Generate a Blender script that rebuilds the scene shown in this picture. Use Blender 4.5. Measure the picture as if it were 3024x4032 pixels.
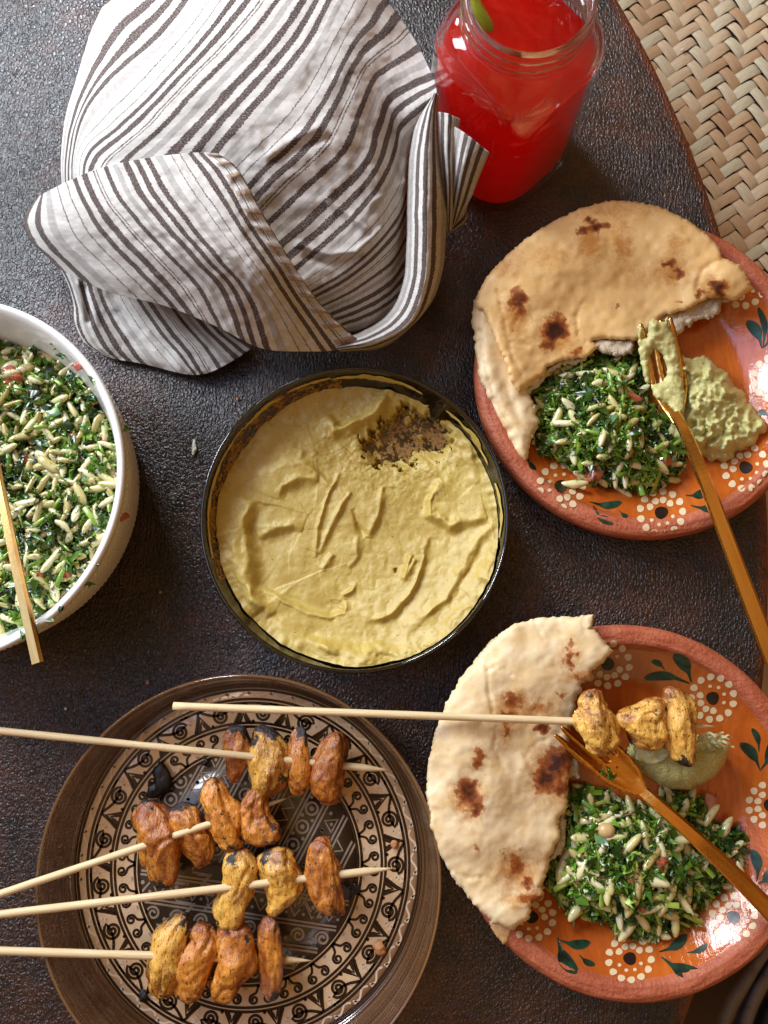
import bpy, math, random
import numpy as np
from mathutils import Vector, Matrix
from mathutils.geometry import delaunay_2d_cdt

for o in list(bpy.data.objects):
    bpy.data.objects.remove(o)
SC = bpy.context.scene
COL = SC.collection
random.seed(7)
RNG = np.random.default_rng(7)
PI = math.pi

# ------------------------------------------------------------------ camera, room light
H = 0.52                      # the phone is held about half a metre over the table
F = 3028.0                    # focal length in photo pixels
PITCH = math.radians(8)
CP, SP = math.cos(PITCH), math.sin(PITCH)
cam = bpy.data.objects.new('camera', bpy.data.cameras.new('camera'))
COL.objects.link(cam)
cam.location = (0, 0, H)
cam.rotation_euler = (PITCH, 0, 0)
cam.data.sensor_fit = 'HORIZONTAL'
cam.data.sensor_width = 36
cam.data.lens = 36 * F / 3024
cam.data.clip_start = 0.01
cam.data.clip_end = 50
SC.camera = cam
SC.view_settings.view_transform = 'Standard'
SC.view_settings.look = 'None'
SC.view_settings.exposure = 0.22
SC.view_settings.gamma = 1
SC.render.engine = 'CYCLES'
SC.cycles.use_denoising = True
SC.cycles.max_bounces = 10
SC.cycles.transparent_max_bounces = 24
SC.cycles.caustics_reflective = False
SC.cycles.caustics_refractive = True
SC.cycles.sample_clamp_indirect = 4.0

world = bpy.data.worlds.new('World')
SC.world = world
world.use_nodes = True
wn = world.node_tree
bg = wn.nodes['Background']
wtc = wn.nodes.new('ShaderNodeTexCoord')
wsep = wn.nodes.new('ShaderNodeSeparateXYZ')
wn.links.new(wtc.outputs['Generated'], wsep.inputs[0])
wr = wn.nodes.new('ShaderNodeValToRGB')
wr.color_ramp.elements[0].position = 0.0
wr.color_ramp.elements[0].color = (0.30, 0.13, 0.045, 1)
wr.color_ramp.elements[1].position = 1.0
wr.color_ramp.elements[1].color = (0.98, 0.56, 0.22, 1)
wn.links.new(wsep.outputs['Z'], wr.inputs[0])
wnz = wn.nodes.new('ShaderNodeTexNoise')          # blotchy tone added to the unseen room for reflections in metal
wnz.inputs['Scale'].default_value = 3.2
wnz.inputs['Detail'].default_value = 3
wn.links.new(wtc.outputs['Generated'], wnz.inputs['Vector'])
wnr = wn.nodes.new('ShaderNodeValToRGB')
wnr.color_ramp.elements[0].position, wnr.color_ramp.elements[0].color = .36, (.25, .25, .25, 1)
wnr.color_ramp.elements[1].position, wnr.color_ramp.elements[1].color = .64, (1.75, 1.75, 1.75, 1)
wn.links.new(wnz.outputs[0], wnr.inputs[0])
wmx = wn.nodes.new('ShaderNodeMix')
wmx.data_type, wmx.blend_type = 'RGBA', 'MULTIPLY'
wmx.inputs[0].default_value = 1
wn.links.new(wr.outputs[0], wmx.inputs[6])
wn.links.new(wnr.outputs[0], wmx.inputs[7])
wn.links.new(wmx.outputs[2], bg.inputs[0])
bg.inputs[1].default_value = 0.40


def window_light(name, loc, target, sx, sy, power, color):
    d = bpy.data.lights.new(name, 'AREA')
    d.shape = 'RECTANGLE'
    d.size, d.size_y, d.energy, d.color = sx, sy, power, color
    o = bpy.data.objects.new(name, d)
    COL.objects.link(o)
    o.location = loc
    o.rotation_euler = (Vector(target) - Vector(loc)).to_track_quat('-Z', 'Y').to_euler()
    return o


# two panes of the window up and to the left of the table
window_light('window_light', (-0.97, 0.62, 0.66), (0, 0, 0), 0.34, 0.50, 14.5, (0.82, 0.90, 1.0))
window_light('window_light', (-0.54, 1.05, 0.66), (0, 0, 0), 0.34, 0.50, 15.5, (0.82, 0.90, 1.0))
# added fill high on the left, giving the leather its bluish sheen
window_light('sheen_fill_light', (-1.20, 0.30, 1.45), (-.2, 0.1, 0), 0.9, 1.5, 9.5, (0.30, 0.54, 1.0))


# ------------------------------------------------------------------ helpers
def at(px, py, z=0.0):
    """photo pixel + height above the table -> point(s) in metres"""
    px, py, z = np.broadcast_arrays(np.asarray(px, float), np.asarray(py, float), np.asarray(z, float))
    dx = (px - 1512) / F
    dy = -(py - 2016) / F
    y = CP * dy + SP
    zz = SP * dy - CP
    t = (H - z) / -zz
    return np.stack([dx * t, y * t, z], -1)


def proj(p):
    p = np.asarray(p, float)
    x, y, z = p[..., 0], p[..., 1], p[..., 2] - H
    yy = CP * y + SP * z
    zz = -SP * y + CP * z
    return 1512 + F * x / -zz, 2016 - F * yy / -zz


def _h(ix, iy, iz):
    h = (ix.astype(np.int64) * 374761393 + iy.astype(np.int64) * 668265263 + iz.astype(np.int64) * 1274126177) & 0xffffffff
    h = ((h ^ (h >> 13)) * 1274126177) & 0xffffffff
    h = (h ^ (h >> 16)) & 0xffff
    return h / 65535.0


def vnoise(x, y, z=0.0):
    x, y, z = np.broadcast_arrays(np.asarray(x, float), np.asarray(y, float), np.asarray(z, float))
    ix, iy, iz = np.floor(x), np.floor(y), np.floor(z)
    fx, fy, fz = x - ix, y - iy, z - iz
    fx, fy, fz = [f * f * f * (f * (f * 6 - 15) + 10) for f in (fx, fy, fz)]
    r = 0
    for a in (0, 1):
        for b in (0, 1):
            for c in (0, 1):
                w = (fx if a else 1 - fx) * (fy if b else 1 - fy) * (fz if c else 1 - fz)
                r = r + w * _h(ix + a, iy + b, iz + c)
    return r * 2 - 1


def fbm(x, y, z=0.0, o=4, g=0.5):
    s, a, k = 0, 1.0, 1.0
    for i in range(o):
        s = s + a * vnoise(np.asarray(x) * k + 17.3 * i, np.asarray(y) * k - 9.1 * i, np.asarray(z) * k + 3.7 * i)
        a *= g
        k *= 2.03
    return s


def sstep(a, b, x):
    t = np.clip((x - a) / (b - a), 0, 1)
    return t * t * (3 - 2 * t)


def poly_dist(px, py, P, closed=True):
    P = np.asarray(P, float)
    px, py = np.asarray(px, float), np.asarray(py, float)
    best = np.full(px.shape, 1e9)
    side = np.zeros(px.shape)
    n = len(P)
    for i in range(n if closed else n - 1):
        a, b = P[i], P[(i + 1) % n]
        d = b - a
        L = d @ d + 1e-9
        t = np.clip(((px - a[0]) * d[0] + (py - a[1]) * d[1]) / L, 0, 1)
        qx, qy = px - a[0] - t * d[0], py - a[1] - t * d[1]
        q = qx * qx + qy * qy
        cr = d[0] * qy - d[1] * qx
        m = q < best
        best = np.where(m, q, best)
        side = np.where(m, np.sign(cr), side)
    return np.sqrt(best), side


def poly_arc(px, py, P):
    """distance, side and position along (0..1) of an open line"""
    P = np.asarray(P, float)
    seg = np.hypot(*np.diff(P, axis=0).T)
    L0 = np.concatenate([[0], np.cumsum(seg)])
    best = np.full(px.shape, 1e9)
    side = np.zeros(px.shape)
    arc = np.zeros(px.shape)
    for i in range(len(P) - 1):
        a, d = P[i], P[i + 1] - P[i]
        t = np.clip(((px - a[0]) * d[0] + (py - a[1]) * d[1]) / (d @ d), 0, 1)
        qx, qy = px - a[0] - t * d[0], py - a[1] - t * d[1]
        q = qx * qx + qy * qy
        m = q < best
        best = np.where(m, q, best)
        side = np.where(m, np.sign(d[0] * qy - d[1] * qx), side)
        arc = np.where(m, (L0[i] + t * seg[i]) / L0[-1], arc)
    return np.sqrt(best), side, arc


def inside(px, py, P):
    P = np.asarray(P, float)
    px, py = np.asarray(px, float), np.asarray(py, float)
    r = np.zeros(px.shape, bool)
    n = len(P)
    for i in range(n):
        (x1, y1), (x2, y2) = P[i], P[(i + 1) % n]
        c = ((y1 > py) != (y2 > py)) & (px < (x2 - x1) * (py - y1) / (y2 - y1 + 1e-12) + x1)
        r ^= c
    return r


def catmull(A, m):
    """resample control rows A (n, ...) to m rows along a Catmull-Rom spline"""
    A = np.asarray(A, float)
    n = len(A)
    if n == 2:
        t = np.linspace(0, 1, m).reshape((m,) + (1,) * (A.ndim - 1))
        return A[0] * (1 - t) + A[1] * t
    E = np.concatenate([[2 * A[0] - A[1]], A, [2 * A[-1] - A[-2]]])
    u = np.linspace(0, n - 1 - 1e-9, m)
    i = u.astype(int)
    t = (u - i).reshape((m,) + (1,) * (A.ndim - 1))
    p0, p1, p2, p3 = E[i], E[i + 1], E[i + 2], E[i + 3]
    return 0.5 * (2 * p1 + (p2 - p0) * t + (2 * p0 - 5 * p1 + 4 * p2 - p3) * t * t + (3 * p1 - p0 - 3 * p2 + p3) * t ** 3)


def mesh(name, V, Fc, mat=None, smooth=True, attrs=None, solid=False):
    me = bpy.data.meshes.new(name)
    V = np.asarray(V, np.float32)
    if solid:                                # a closed shape: make its faces look outwards
        Fa = Fc if isinstance(Fc, np.ndarray) else np.array([f[:3] for f in Fc if len(f) < 9])
        a, b, c = V[Fa[:, 0]], V[Fa[:, 1]], V[Fa[:, 2]]
        ctr = V.mean(0)
        if (np.einsum('ij,ij->i', np.cross(b - a, c - a), (a + c) / 2 - ctr)).sum() < 0:
            Fc = Fc[:, ::-1] if isinstance(Fc, np.ndarray) else [f[::-1] for f in Fc]
    if isinstance(Fc, np.ndarray):
        k = Fc.shape[1]
        me.vertices.add(len(V))
        me.vertices.foreach_set('co', V.ravel())
        me.loops.add(Fc.size)
        me.loops.foreach_set('vertex_index', Fc.astype(np.int32).ravel())
        me.polygons.add(len(Fc))
        me.polygons.foreach_set('loop_start', np.arange(0, Fc.size, k, dtype=np.int32))
        me.polygons.foreach_set('loop_total', np.full(len(Fc), k, np.int32))
        me.update(calc_edges=True)
        me.validate()
    else:
        me.from_pydata(V.tolist(), [], Fc)
    if smooth:
        me.polygons.foreach_set('use_smooth', np.ones(len(me.polygons), bool))
    for k, v in (attrs or {}).items():
        a = me.attributes.new(k, 'FLOAT', 'POINT')
        a.data.foreach_set('value', np.asarray(v, np.float32))
    if mat:
        me.materials.append(mat)
    return me


def link(name, me, parent=None, loc=None, mtx=None):
    o = bpy.data.objects.new(name, me)
    COL.objects.link(o)
    if parent:
        o.parent = parent
    if mtx is not None:
        o.matrix_local = mtx
    elif loc is not None:
        o.location = loc
    return o


def thing(name, label, cat, loc=(0, 0, 0), group=None):
    o = bpy.data.objects.new(name, None)
    COL.objects.link(o)
    o.location = loc
    o.empty_display_size = 0.02
    return tag(o, label, cat, group)


def tag(o, label, cat, group=None):
    o['label'] = label
    o['category'] = cat
    if group:
        o['group'] = group
    return o


def part(name, V, Fc, mat, parent=None, smooth=True, attrs=None, solid=False):
    """mesh given in table coordinates, hung under parent"""
    V = np.asarray(V, float)
    off = ORG.get(parent.name, np.zeros(3)) if parent else np.zeros(3)
    return link(name, mesh(name, V - off, Fc, mat, smooth, attrs, solid), parent)


ORG = {}


def root(name, label, cat, loc, group=None):
    o = thing(name, label, cat, tuple(float(v) for v in loc), group)
    ORG[o.name] = np.array(loc, float)
    return o


def gridf(nu, nv, wrap=False):
    i, j = np.meshgrid(np.arange(nu - 1), np.arange(nv if wrap else nv - 1), indexing='ij')
    j2 = (j + 1) % nv
    return np.stack([i * nv + j, i * nv + j2, (i + 1) * nv + j2, (i + 1) * nv + j], -1).reshape(-1, 4)


def lathe(prof, c, n=128, disp=None):
    """prof: list of (r, z); returns verts, faces about centre c"""
    prof = np.asarray(prof, float)
    th = np.linspace(0, 2 * PI, n, endpoint=False)
    R = np.repeat(prof[:, :1], n, 1)
    Z = np.repeat(prof[:, 1:2], n, 1)
    T = np.repeat(th[None], len(prof), 0)
    if disp:
        R, Z = disp(R, Z, T)
    V = np.stack([c[0] + R * np.cos(T), c[1] + R * np.sin(T), c[2] + Z], -1).reshape(-1, 3)
    return V, gridf(len(prof), n, True)[:, ::-1]


def resample(P, step, closed=True):
    P = np.asarray(P, float)
    Q = np.concatenate([P, P[:1]]) if closed else P
    L = np.concatenate([[0], np.cumsum(np.hypot(*np.diff(Q, axis=0).T))])
    n = max(4, int(L[-1] / step))
    t = np.linspace(0, L[-1], n, endpoint=not closed)
    return np.stack([np.interp(t, L, Q[:, 0]), np.interp(t, L, Q[:, 1])], -1)


def tri_region(P, step):
    """triangulate polygon P with inner points every step; returns (verts2d, tris)"""
    P = np.asarray(P, float)
    x0, y0 = P.min(0)
    x1, y1 = P.max(0)
    gx, gy = np.meshgrid(np.arange(x0, x1, step), np.arange(y0, y1, step * 0.87))
    gx = gx + (np.arange(gx.shape[0]) % 2)[:, None] * step / 2
    gx, gy = gx.ravel(), gy.ravel()
    gx = gx + RNG.uniform(-.15, .15, gx.shape) * step
    gy = gy + RNG.uniform(-.15, .15, gy.shape) * step
    m = inside(gx, gy, P)
    gx, gy = gx[m], gy[m]
    d, _ = poly_dist(gx, gy, P)
    m = d > step * 0.5
    pts = np.concatenate([P, np.stack([gx[m], gy[m]], -1)])
    r = delaunay_2d_cdt([Vector(p) for p in pts], [], [list(range(len(P)))], 1, 1e-4)
    V = np.array([[v.x, v.y] for v in r[0]])
    return V, np.array([f for f in r[2] if len(f) == 3])


def slab(name, P, ztop, thick, mat, parent, step=14, jag=0.0, jagf=0.05, attrs=None, smooth=True, bstep=None, round_px=None):
    """a sheet with thickness whose outline is P (photo pixels); ztop(px,py,d) gives its upper height"""
    B = resample(P, bstep or step)
    if jag:
        c = B.mean(0)
        k = np.arange(len(B))
        B = B + np.stack([fbm(B[:, 0] * jagf, B[:, 1] * jagf, 3.3), fbm(B[:, 0] * jagf, B[:, 1] * jagf, 8.8)], -1) * jag
    V2, T = tri_region(B, step)
    d, _ = poly_dist(V2[:, 0], V2[:, 1], B)
    zt = ztop(V2[:, 0], V2[:, 1], d)
    th = thick(V2[:, 0], V2[:, 1], d) if callable(thick) else np.full(len(V2), thick)
    if round_px:
        f = np.sqrt(np.clip(1 - (1 - np.clip(d / round_px, 0, 1)) ** 2, 0, 1))
        drop = th * 0.48 * (1 - f)
        zt = zt - drop
        th = np.maximum(th - 2 * drop, 2e-4)
    top = at(V2[:, 0], V2[:, 1], zt)
    bot = top.copy()
    bot[:, 2] -= th
    n = len(V2)
    a = V2[T[:, 1]] - V2[T[:, 0]]
    b = V2[T[:, 2]] - V2[T[:, 0]]
    ccw = (a[:, 0] * b[:, 1] - a[:, 1] * b[:, 0]) > 0
    Tt = np.where(ccw[:, None], T[:, ::-1], T)       # image y runs down
    E = np.concatenate([Tt[:, [0, 1]], Tt[:, [1, 2]], Tt[:, [2, 0]]])
    key = np.sort(E, 1)
    _, inv, cnt = np.unique(key, axis=0, return_inverse=True, return_counts=True)
    be = E[cnt[inv.ravel()] == 1]
    sides = np.concatenate([np.stack([be[:, 0], be[:, 0] + n, be[:, 1]], -1),
                            np.stack([be[:, 1], be[:, 0] + n, be[:, 1] + n], -1)])
    Fc = np.concatenate([Tt, Tt[:, ::-1] + n, sides])
    A = None
    if attrs:
        A = {k: np.tile(fn(V2[:, 0], V2[:, 1], d), 2) for k, fn in attrs.items()}
    return part(name, np.concatenate([top, bot]), Fc, mat, parent, smooth, A)


# ------------------------------------------------------------------ materials
class NT:
    def __init__(self, name):
        self.m = bpy.data.materials.new(name)
        self.m.use_nodes = True
        self.t = self.m.node_tree
        self.b = self.t.nodes['Principled BSDF']
        self.out = self.t.nodes['Material Output']

    def n(self, typ, out=0, props=None, **inp):
        nd = self.t.nodes.new('ShaderNode' + typ)
        for k, v in (props or {}).items():
            setattr(nd, k, v)
        for k, v in inp.items():
            key = int(k[1:]) if k[0] == 'i' and k[1:].isdigit() else k.replace('_', ' ')
            self.set(nd.inputs[key], v)
        return nd.outputs[out]

    def set(self, sock, v):
        if isinstance(v, bpy.types.NodeSocket):
            self.t.links.new(v, sock)
        elif isinstance(v, (tuple, list)):
            sock.default_value = tuple(v) + ((1,) if len(v) == 3 and sock.type == 'RGBA' else ())
        else:
            sock.default_value = v

    def co(self):
        return self.n('TexCoord', 3)

    def noise(self, scale, vec=None, detail=4, rough=.55, dist=0, out=0):
        kw = dict(Scale=scale, Detail=detail, Roughness=rough, Distortion=dist)
        kw['Vector'] = vec if vec is not None else self.co()
        return self.n('TexNoise', out, **kw)

    def ramp(self, fac, *stops, interp='LINEAR'):
        nd = self.t.nodes.new('ShaderNodeValToRGB')
        cr = nd.color_ramp
        cr.interpolation = interp
        while len(cr.elements) < len(stops):
            cr.elements.new(0.5)
        for e, (p, c) in zip(cr.elements, stops):
            e.position = p
            e.color = (c, c, c, 1) if not isinstance(c, tuple) else tuple(c) + (1,)
        self.set(nd.inputs[0], fac)
        return nd.outputs[0]

    def mix(self, f, a, b):
        nd = self.t.nodes.new('ShaderNodeMix')
        nd.data_type = 'RGBA'
        self.set(nd.inputs[0], f)
        self.set(nd.inputs[6], a)
        self.set(nd.inputs[7], b)
        return nd.outputs[2]

    def math(self, op, a, b=0.0, c=0.0):
        nd = self.t.nodes.new('ShaderNodeMath')
        nd.operation = op
        for s, v in zip(nd.inputs, (a, b, c)):
            self.set(s, v)
        return nd.outputs[0]

    def attr(self, name):
        return self.n('Attribute', 2, dict(attribute_name=name))

    def rnd(self):
        return self.n('ObjectInfo', 5)

    def bump(self, h, dist, strength=1.0, normal=None):
        kw = dict(Height=h, Distance=dist, Strength=strength)
        if normal is not None:
            kw['Normal'] = normal
        return self.n('Bump', 0, **kw)

    def fres(self, ior):
        """Schlick reflectance, the same from both sides of a thin wall"""
        f0 = ((ior - 1) / (ior + 1)) ** 2
        k = self.math('POWER', self.n('LayerWeight', 1, Blend=.5), 5.0)
        return self.math('MULTIPLY_ADD', k, 1 - f0, f0)

    def p(self, **kw):
        for k, v in kw.items():
            self.set(self.b.inputs[k.replace('_', ' ')], v)
        return self.m


def mat_leather():
    m = NT('table_leather')
    c = m.co()
    big = m.noise(9, c, 5, .6)
    fine = m.noise(260, c, 3)
    patch = m.noise(34, c, 6, .7)
    col = m.mix(m.ramp(m.math('MULTIPLY', big, patch), (.20, 0.0), (.42, 1.0)), (.009, .0055, .0045), (.085, .027, .012))
    vor = m.n('TexVoronoi', 0, dict(feature='DISTANCE_TO_EDGE'), Vector=m.n('Mapping', 0, Vector=m.n('VectorMath', 0, dict(operation='ADD'), i0=c, i1=m.n('VectorMath', 0, dict(operation='SCALE'), i0=m.noise(300, c, 3, out=1), Scale=.0035)), Scale=(1.0, .75, 1.0)), Scale=400.0)
    hgt = m.math('ADD', m.ramp(vor, (0.0, 0.0), (.30, 1.0)), m.math('MULTIPLY', fine, .5))
    # long creases in the hide, stronger in some areas
    st = m.noise(1.0, m.n('Mapping', 0, Vector=c, Rotation=(0, 0, .12), Scale=(620, 150, 1)), 2)
    hgt = m.math('ADD', hgt, m.math('MULTIPLY', m.ramp(st, (.42, 0.0), (.60, 1.0)), m.ramp(m.noise(7, c, 2), (.42, .15), (.60, 1.0))))
    nrm = m.bump(hgt, .00055, 1.0)
    rough = m.ramp(m.noise(16, c, 5, .65), (.3, .36), (.7, .58))
    e = m.attr('edge')
    col = m.mix(m.math('MULTIPLY', e, m.ramp(m.noise(160, c, 5, .7), (.36, .15), (.55, 1.0))), col, (.20, .040, .012))
    return m.p(Base_Color=col, Roughness=rough, Normal=nrm, Specular_IOR_Level=.35, Coat_Weight=.6, Coat_Roughness=.33, Coat_IOR=1.65, Coat_Normal=m.bump(hgt, .00034, 1.0))


def glassy(name, tint, gloss_rough=.02, ior=1.45, cover=None, covercol=None):
    """clear thin ware: lets light through, mirrors by Fresnel"""
    m = NT(name)
    t = m.t
    fr = m.fres(ior)
    tr = m.n('BsdfTransparent', 0, Color=tint)
    gl = m.n('BsdfGlossy', 0, Color=(1, 1, 1), Roughness=gloss_rough)
    sh = m.n('MixShader', 0, i0=fr, i1=tr, i2=gl)
    if cover is not None:
        df = m.n('BsdfDiffuse', 0, Color=covercol)
        sh = m.n('MixShader', 0, i0=cover(m), i1=sh, i2=df)
    m.t.links.new(sh, m.out.inputs[0])
    return m.m


def mat_simple(name, col, rough=.5, **kw):
    m = NT(name)
    return m.p(Base_Color=col, Roughness=rough, **kw)


def mat_pita(name, base, deep):
    m = NT(name)
    c = m.co()
    ch = m.attr('char')
    tst = m.attr('toast')
    n1 = m.noise(90, c, 5, .6)
    n2 = m.noise(420, c, 4, .7)
    col = m.mix(m.ramp(n1, (.35, 0.0), (.75, 1.0)), base, deep)
    col = m.mix(m.ramp(m.noise(900, c, 2), (.62, 0.0), (.74, .5)), col, (min(1, base[0] * 1.08), base[1] * 1.1, base[2] * 1.2))
    tm = m.math('ADD', tst, m.math('MULTIPLY', m.math('SUBTRACT', n2, .5), .9))
    col = m.mix(m.ramp(tm, (.18, 0.0), (.7, .9)), col, (.52, .215, .040))
    cm = m.math('ADD', ch, m.math('MULTIPLY', m.math('SUBTRACT', m.noise(330, c, 5, .75), .5), .8))
    col = m.mix(m.ramp(cm, (.22, 0.0), (.36, .85), (.6, 1.0)), col, m.mix(m.ramp(cm, (.35, 0.0), (.85, 1.0)), (.34, .075, .008), (.045, .009, .004)))
    h = m.math('ADD', m.math('MULTIPLY', m.noise(95, c, 3, .45), .6), m.math('MULTIPLY', m.noise(900, c, 2), .05))
    return m.p(Base_Color=col, Roughness=m.ramp(n2, (.3, .42), (.7, .62)), Normal=m.bump(h, .0009, .8), Subsurface_Weight=.12,
               Subsurface_Radius=(.004, .002, .001), Subsurface_Scale=1.0)


def mat_crumb():
    m = NT('bread_crumb')
    c = m.co()
    n = m.noise(480, c, 5, .7)
    col = m.mix(n, (.68, .47, .26), (.90, .80, .62))
    return m.p(Base_Color=col, Roughness=.85, Normal=m.bump(m.noise(700, c, 4, .7), .0022))


def mat_clay():
    m = NT('clay_glaze')
    c = m.co()
    rim = m.attr('rim')
    br = m.noise(1.0, m.n('Mapping', 0, Vector=c, Rotation=(0, 0, .5), Scale=(240, 36, 60)), 4, .6)
    g = m.mix(m.ramp(m.noise(26, c, 4), (.3, 0.0), (.7, 1.0)), (.43, .080, .008), (.60, .150, .018))
    g = m.mix(m.ramp(br, (.35, 0.0), (.75, .8)), g, (.36, .058, .009))
    raw = m.mix(m.ramp(m.noise(60, c, 5, .65), (.3, 0.0), (.7, 1.0)), (.37, .078, .029), (.52, .155, .075))
    raw = m.mix(m.ramp(m.noise(210, c, 5, .75), (.55, 0.0), (.72, .85)), raw, (.26, .040, .014))
    rm = m.ramp(m.math('ADD', rim, m.math('MULTIPLY', m.math('SUBTRACT', m.noise(170, c, 5, .7), .5), .7)), (.38, 0.0), (.58, 1.0))
    col = m.mix(rm, g, raw)
    rough = m.mix(rm, (.13, .13, .13), (.48, .48, .48))
    h = m.math('ADD', m.math('MULTIPLY', m.noise(420, c, 4, .65), m.math('ADD', .12, m.math('MULTIPLY', rim, 1.0))), m.math('ADD', m.math('MULTIPLY', m.noise(70, c, 3), .5), m.math('MULTIPLY', br, .25)))
    return m.p(Base_Color=col, Roughness=rough, Normal=m.bump(h, .0008), Coat_Normal=m.bump(m.math('ADD', br, m.noise(160, c, 3)), .0005), Coat_Weight=m.math('MULTIPLY', m.math('SUBTRACT', 1.0, rm), .6), Coat_Roughness=.08)


def mat_hummus(name, c1, c2, bump=.0007):
    m = NT(name)
    c = m.co()
    n = m.noise(120, c, 5, .6)
    col = m.mix(m.ramp(n, (.3, 0.0), (.7, 1.0)), c1, c2)
    sp = m.noise(620, c, 2)
    col = m.mix(m.ramp(sp, (.715, 0.0), (.74, 1.0)), col, (.10, .085, .018))
    sp2 = m.noise(520, m.n('Mapping', 0, Vector=c, Location=(3, 2, 1)), 1)
    col = m.mix(m.ramp(sp2, (.77, 0.0), (.79, .9)), col, (.10, .035, .012))
    h = m.math('ADD', m.math('MULTIPLY', m.noise(300, c, 5, .6), .45), m.math('MULTIPLY', m.noise(1300, c, 3), .14))
    return m.p(Base_Color=col, Roughness=.47, Normal=m.bump(h, bump), Subsurface_Weight=.15, Subsurface_Radius=(.003, .002, .0006), Subsurface_Scale=1.0)


def mat_chicken(name, c1, c2):
    m = NT(name)
    c = m.co()
    ch = m.attr('char')
    n = m.noise(140, c, 5, .6)
    col = m.mix(m.ramp(n, (.32, 0.0), (.68, 1.0)), c1, c2)
    br = m.attr('brown')
    bm = m.math('ADD', br, m.math('MULTIPLY', m.math('SUBTRACT', m.noise(260, c, 5, .7), .5), 1.1))
    col = m.mix(m.ramp(bm, (.25, 0.0), (.75, .95)), col, (.27, .062, .010))
    st = m.noise(1.0, m.n('Mapping', 0, Vector=c, Scale=(620, 300, 500)), 3, .7)
    col = m.mix(m.ramp(st, (.575, 0.0), (.635, .85)), col, (.120, .045, .010))
    st2 = m.noise(1.0, m.n('Mapping', 0, Vector=c, Location=(2, 5, 1), Scale=(420, 420, 420)), 2, .7)
    col = m.mix(m.ramp(st2, (.645, 0.0), (.68, .95)), col, (.030, .014, .008))
    cm = m.math('ADD', ch, m.math('MULTIPLY', m.math('SUBTRACT', m.noise(430, c, 5, .75), .5), 1.1))
    col = m.mix(m.ramp(cm, (.33, 0.0), (.47, 1.0)), col, (.016, .007, .004))
    h = m.math('ADD', m.noise(1.0, m.n('Mapping', 0, Vector=c, Scale=(560, 130, 420)), 5, .62), m.math('MULTIPLY', m.noise(1000, c, 3), .35))
    return m.p(Base_Color=col, Roughness=m.math('MAXIMUM', m.ramp(n, (.3, .16), (.7, .34)), m.ramp(cm, (.36, 0.0), (.5, .62))), Normal=m.bump(h, .0010), Specular_IOR_Level=.7, Subsurface_Weight=.06,
               Subsurface_Radius=(.004, .0016, .0006), Subsurface_Scale=1.0)


def mat_wood(name, a, b):
    m = NT(name)
    c = m.co()
    n = m.noise(1.0, m.n('Mapping', 0, Vector=c, Scale=(60, 1700, 1700)), 4, .6)
    col = m.mix(m.ramp(n, (.3, 0.0), (.75, 1.0)), a, b)
    return m.p(Base_Color=col, Roughness=.55, Normal=m.bump(n, .0002))


def mat_gold(name, a, b):
    m = NT(name)
    c = m.co()
    n = m.noise(1.0, m.n('Mapping', 0, Vector=c, Scale=(18, 260, 260)), 4, .6)
    col = m.mix(m.ramp(n, (.3, 0.0), (.7, 1.0)), a, b)
    return m.p(Base_Color=col, Metallic=1.0, Roughness=m.ramp(m.noise(900, c, 2), (.3, .17), (.7, .28)))


TOWEL_P = 560.0
TOWEL = [(0, 27, 1), (50, 28, 1), (103, 25, 1), (152, 30, .45), (222, 5, .9), (264, 6, .9), (304, 26, 1), (354, 31, 1), (412, 6, .95), (426, 6, .95), (466, 24, 1), (512, 24, .5)]


def mat_towel():
    m = NT('striped_linen')
    s = m.attr('across')
    a = m.attr('along')
    v = m.n('CombineXYZ', 0, X=s, Y=a, Z=0.0)
    rag = m.noise(.16, v, 2, .6)
    rag2 = m.noise(.012, v, 2, .5)
    s2 = m.math('ADD', m.math('MULTIPLY', s, 1.52), m.math('ADD', m.math('MULTIPLY', m.math('SUBTRACT', rag, .5), 15.0), m.math('MULTIPLY', m.math('SUBTRACT', rag2, .5), 12.0)))
    u = m.math('FRACT', m.math('DIVIDE', s2, TOWEL_P))
    stops = []
    for p, w, k in TOWEL:
        stops += [(p / TOWEL_P + .0015, k), ((p + w) / TOWEL_P, 0.0)]
    band = m.ramp(u, *stops, interp='CONSTANT')
    # the yarns: dark flecks inside a band, pale ones through it
    weave = m.noise(.30, v, 2, .6)
    dot = m.n('TexWave', 0, dict(bands_direction='Y'), Vector=v, Scale=.055, Distortion=1.5, Detail=1.0)
    k = m.math('MULTIPLY', band, m.ramp(weave, (.26, .45), (.55, 1.0)))
    half = m.math('LESS_THAN', band, .7)
    k = m.math('MULTIPLY', k, m.math('SUBTRACT', 1.0, m.math('MULTIPLY', half, m.math('MULTIPLY', dot, .35))))
    white = m.mix(m.ramp(m.noise(.05, v, 3), (.3, 0.0), (.7, 1.0)), (.55, .495, .43), (.67, .635, .59))
    col = m.mix(k, white, m.mix(weave, (.022, .010, .008), (.085, .045, .035)))
    hem = m.attr('hem')
    hs = m.math('SINE', m.math('MULTIPLY', a, .105))
    col = m.mix(m.math('MULTIPLY', m.math('GREATER_THAN', hem, .5), m.ramp(hs, (.40, 0.0), (.66, .75))), col, (.36, .23, .14))
    w1 = m.n('TexWave', 0, dict(bands_direction='X'), Vector=v, Scale=.085, Distortion=2.0, Detail=2.0)
    w2 = m.n('TexWave', 0, dict(bands_direction='Y'), Vector=v, Scale=.085, Distortion=2.0, Detail=2.0)
    h = m.math('ADD', m.math('MULTIPLY', m.math('MAXIMUM', w1, w2), .7), m.math('MULTIPLY', m.noise(.35, v, 2), 1.0))
    return m.p(Base_Color=col, Roughness=.92, Specular_IOR_Level=.2, Normal=m.bump(h, .00045, .8))


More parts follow.
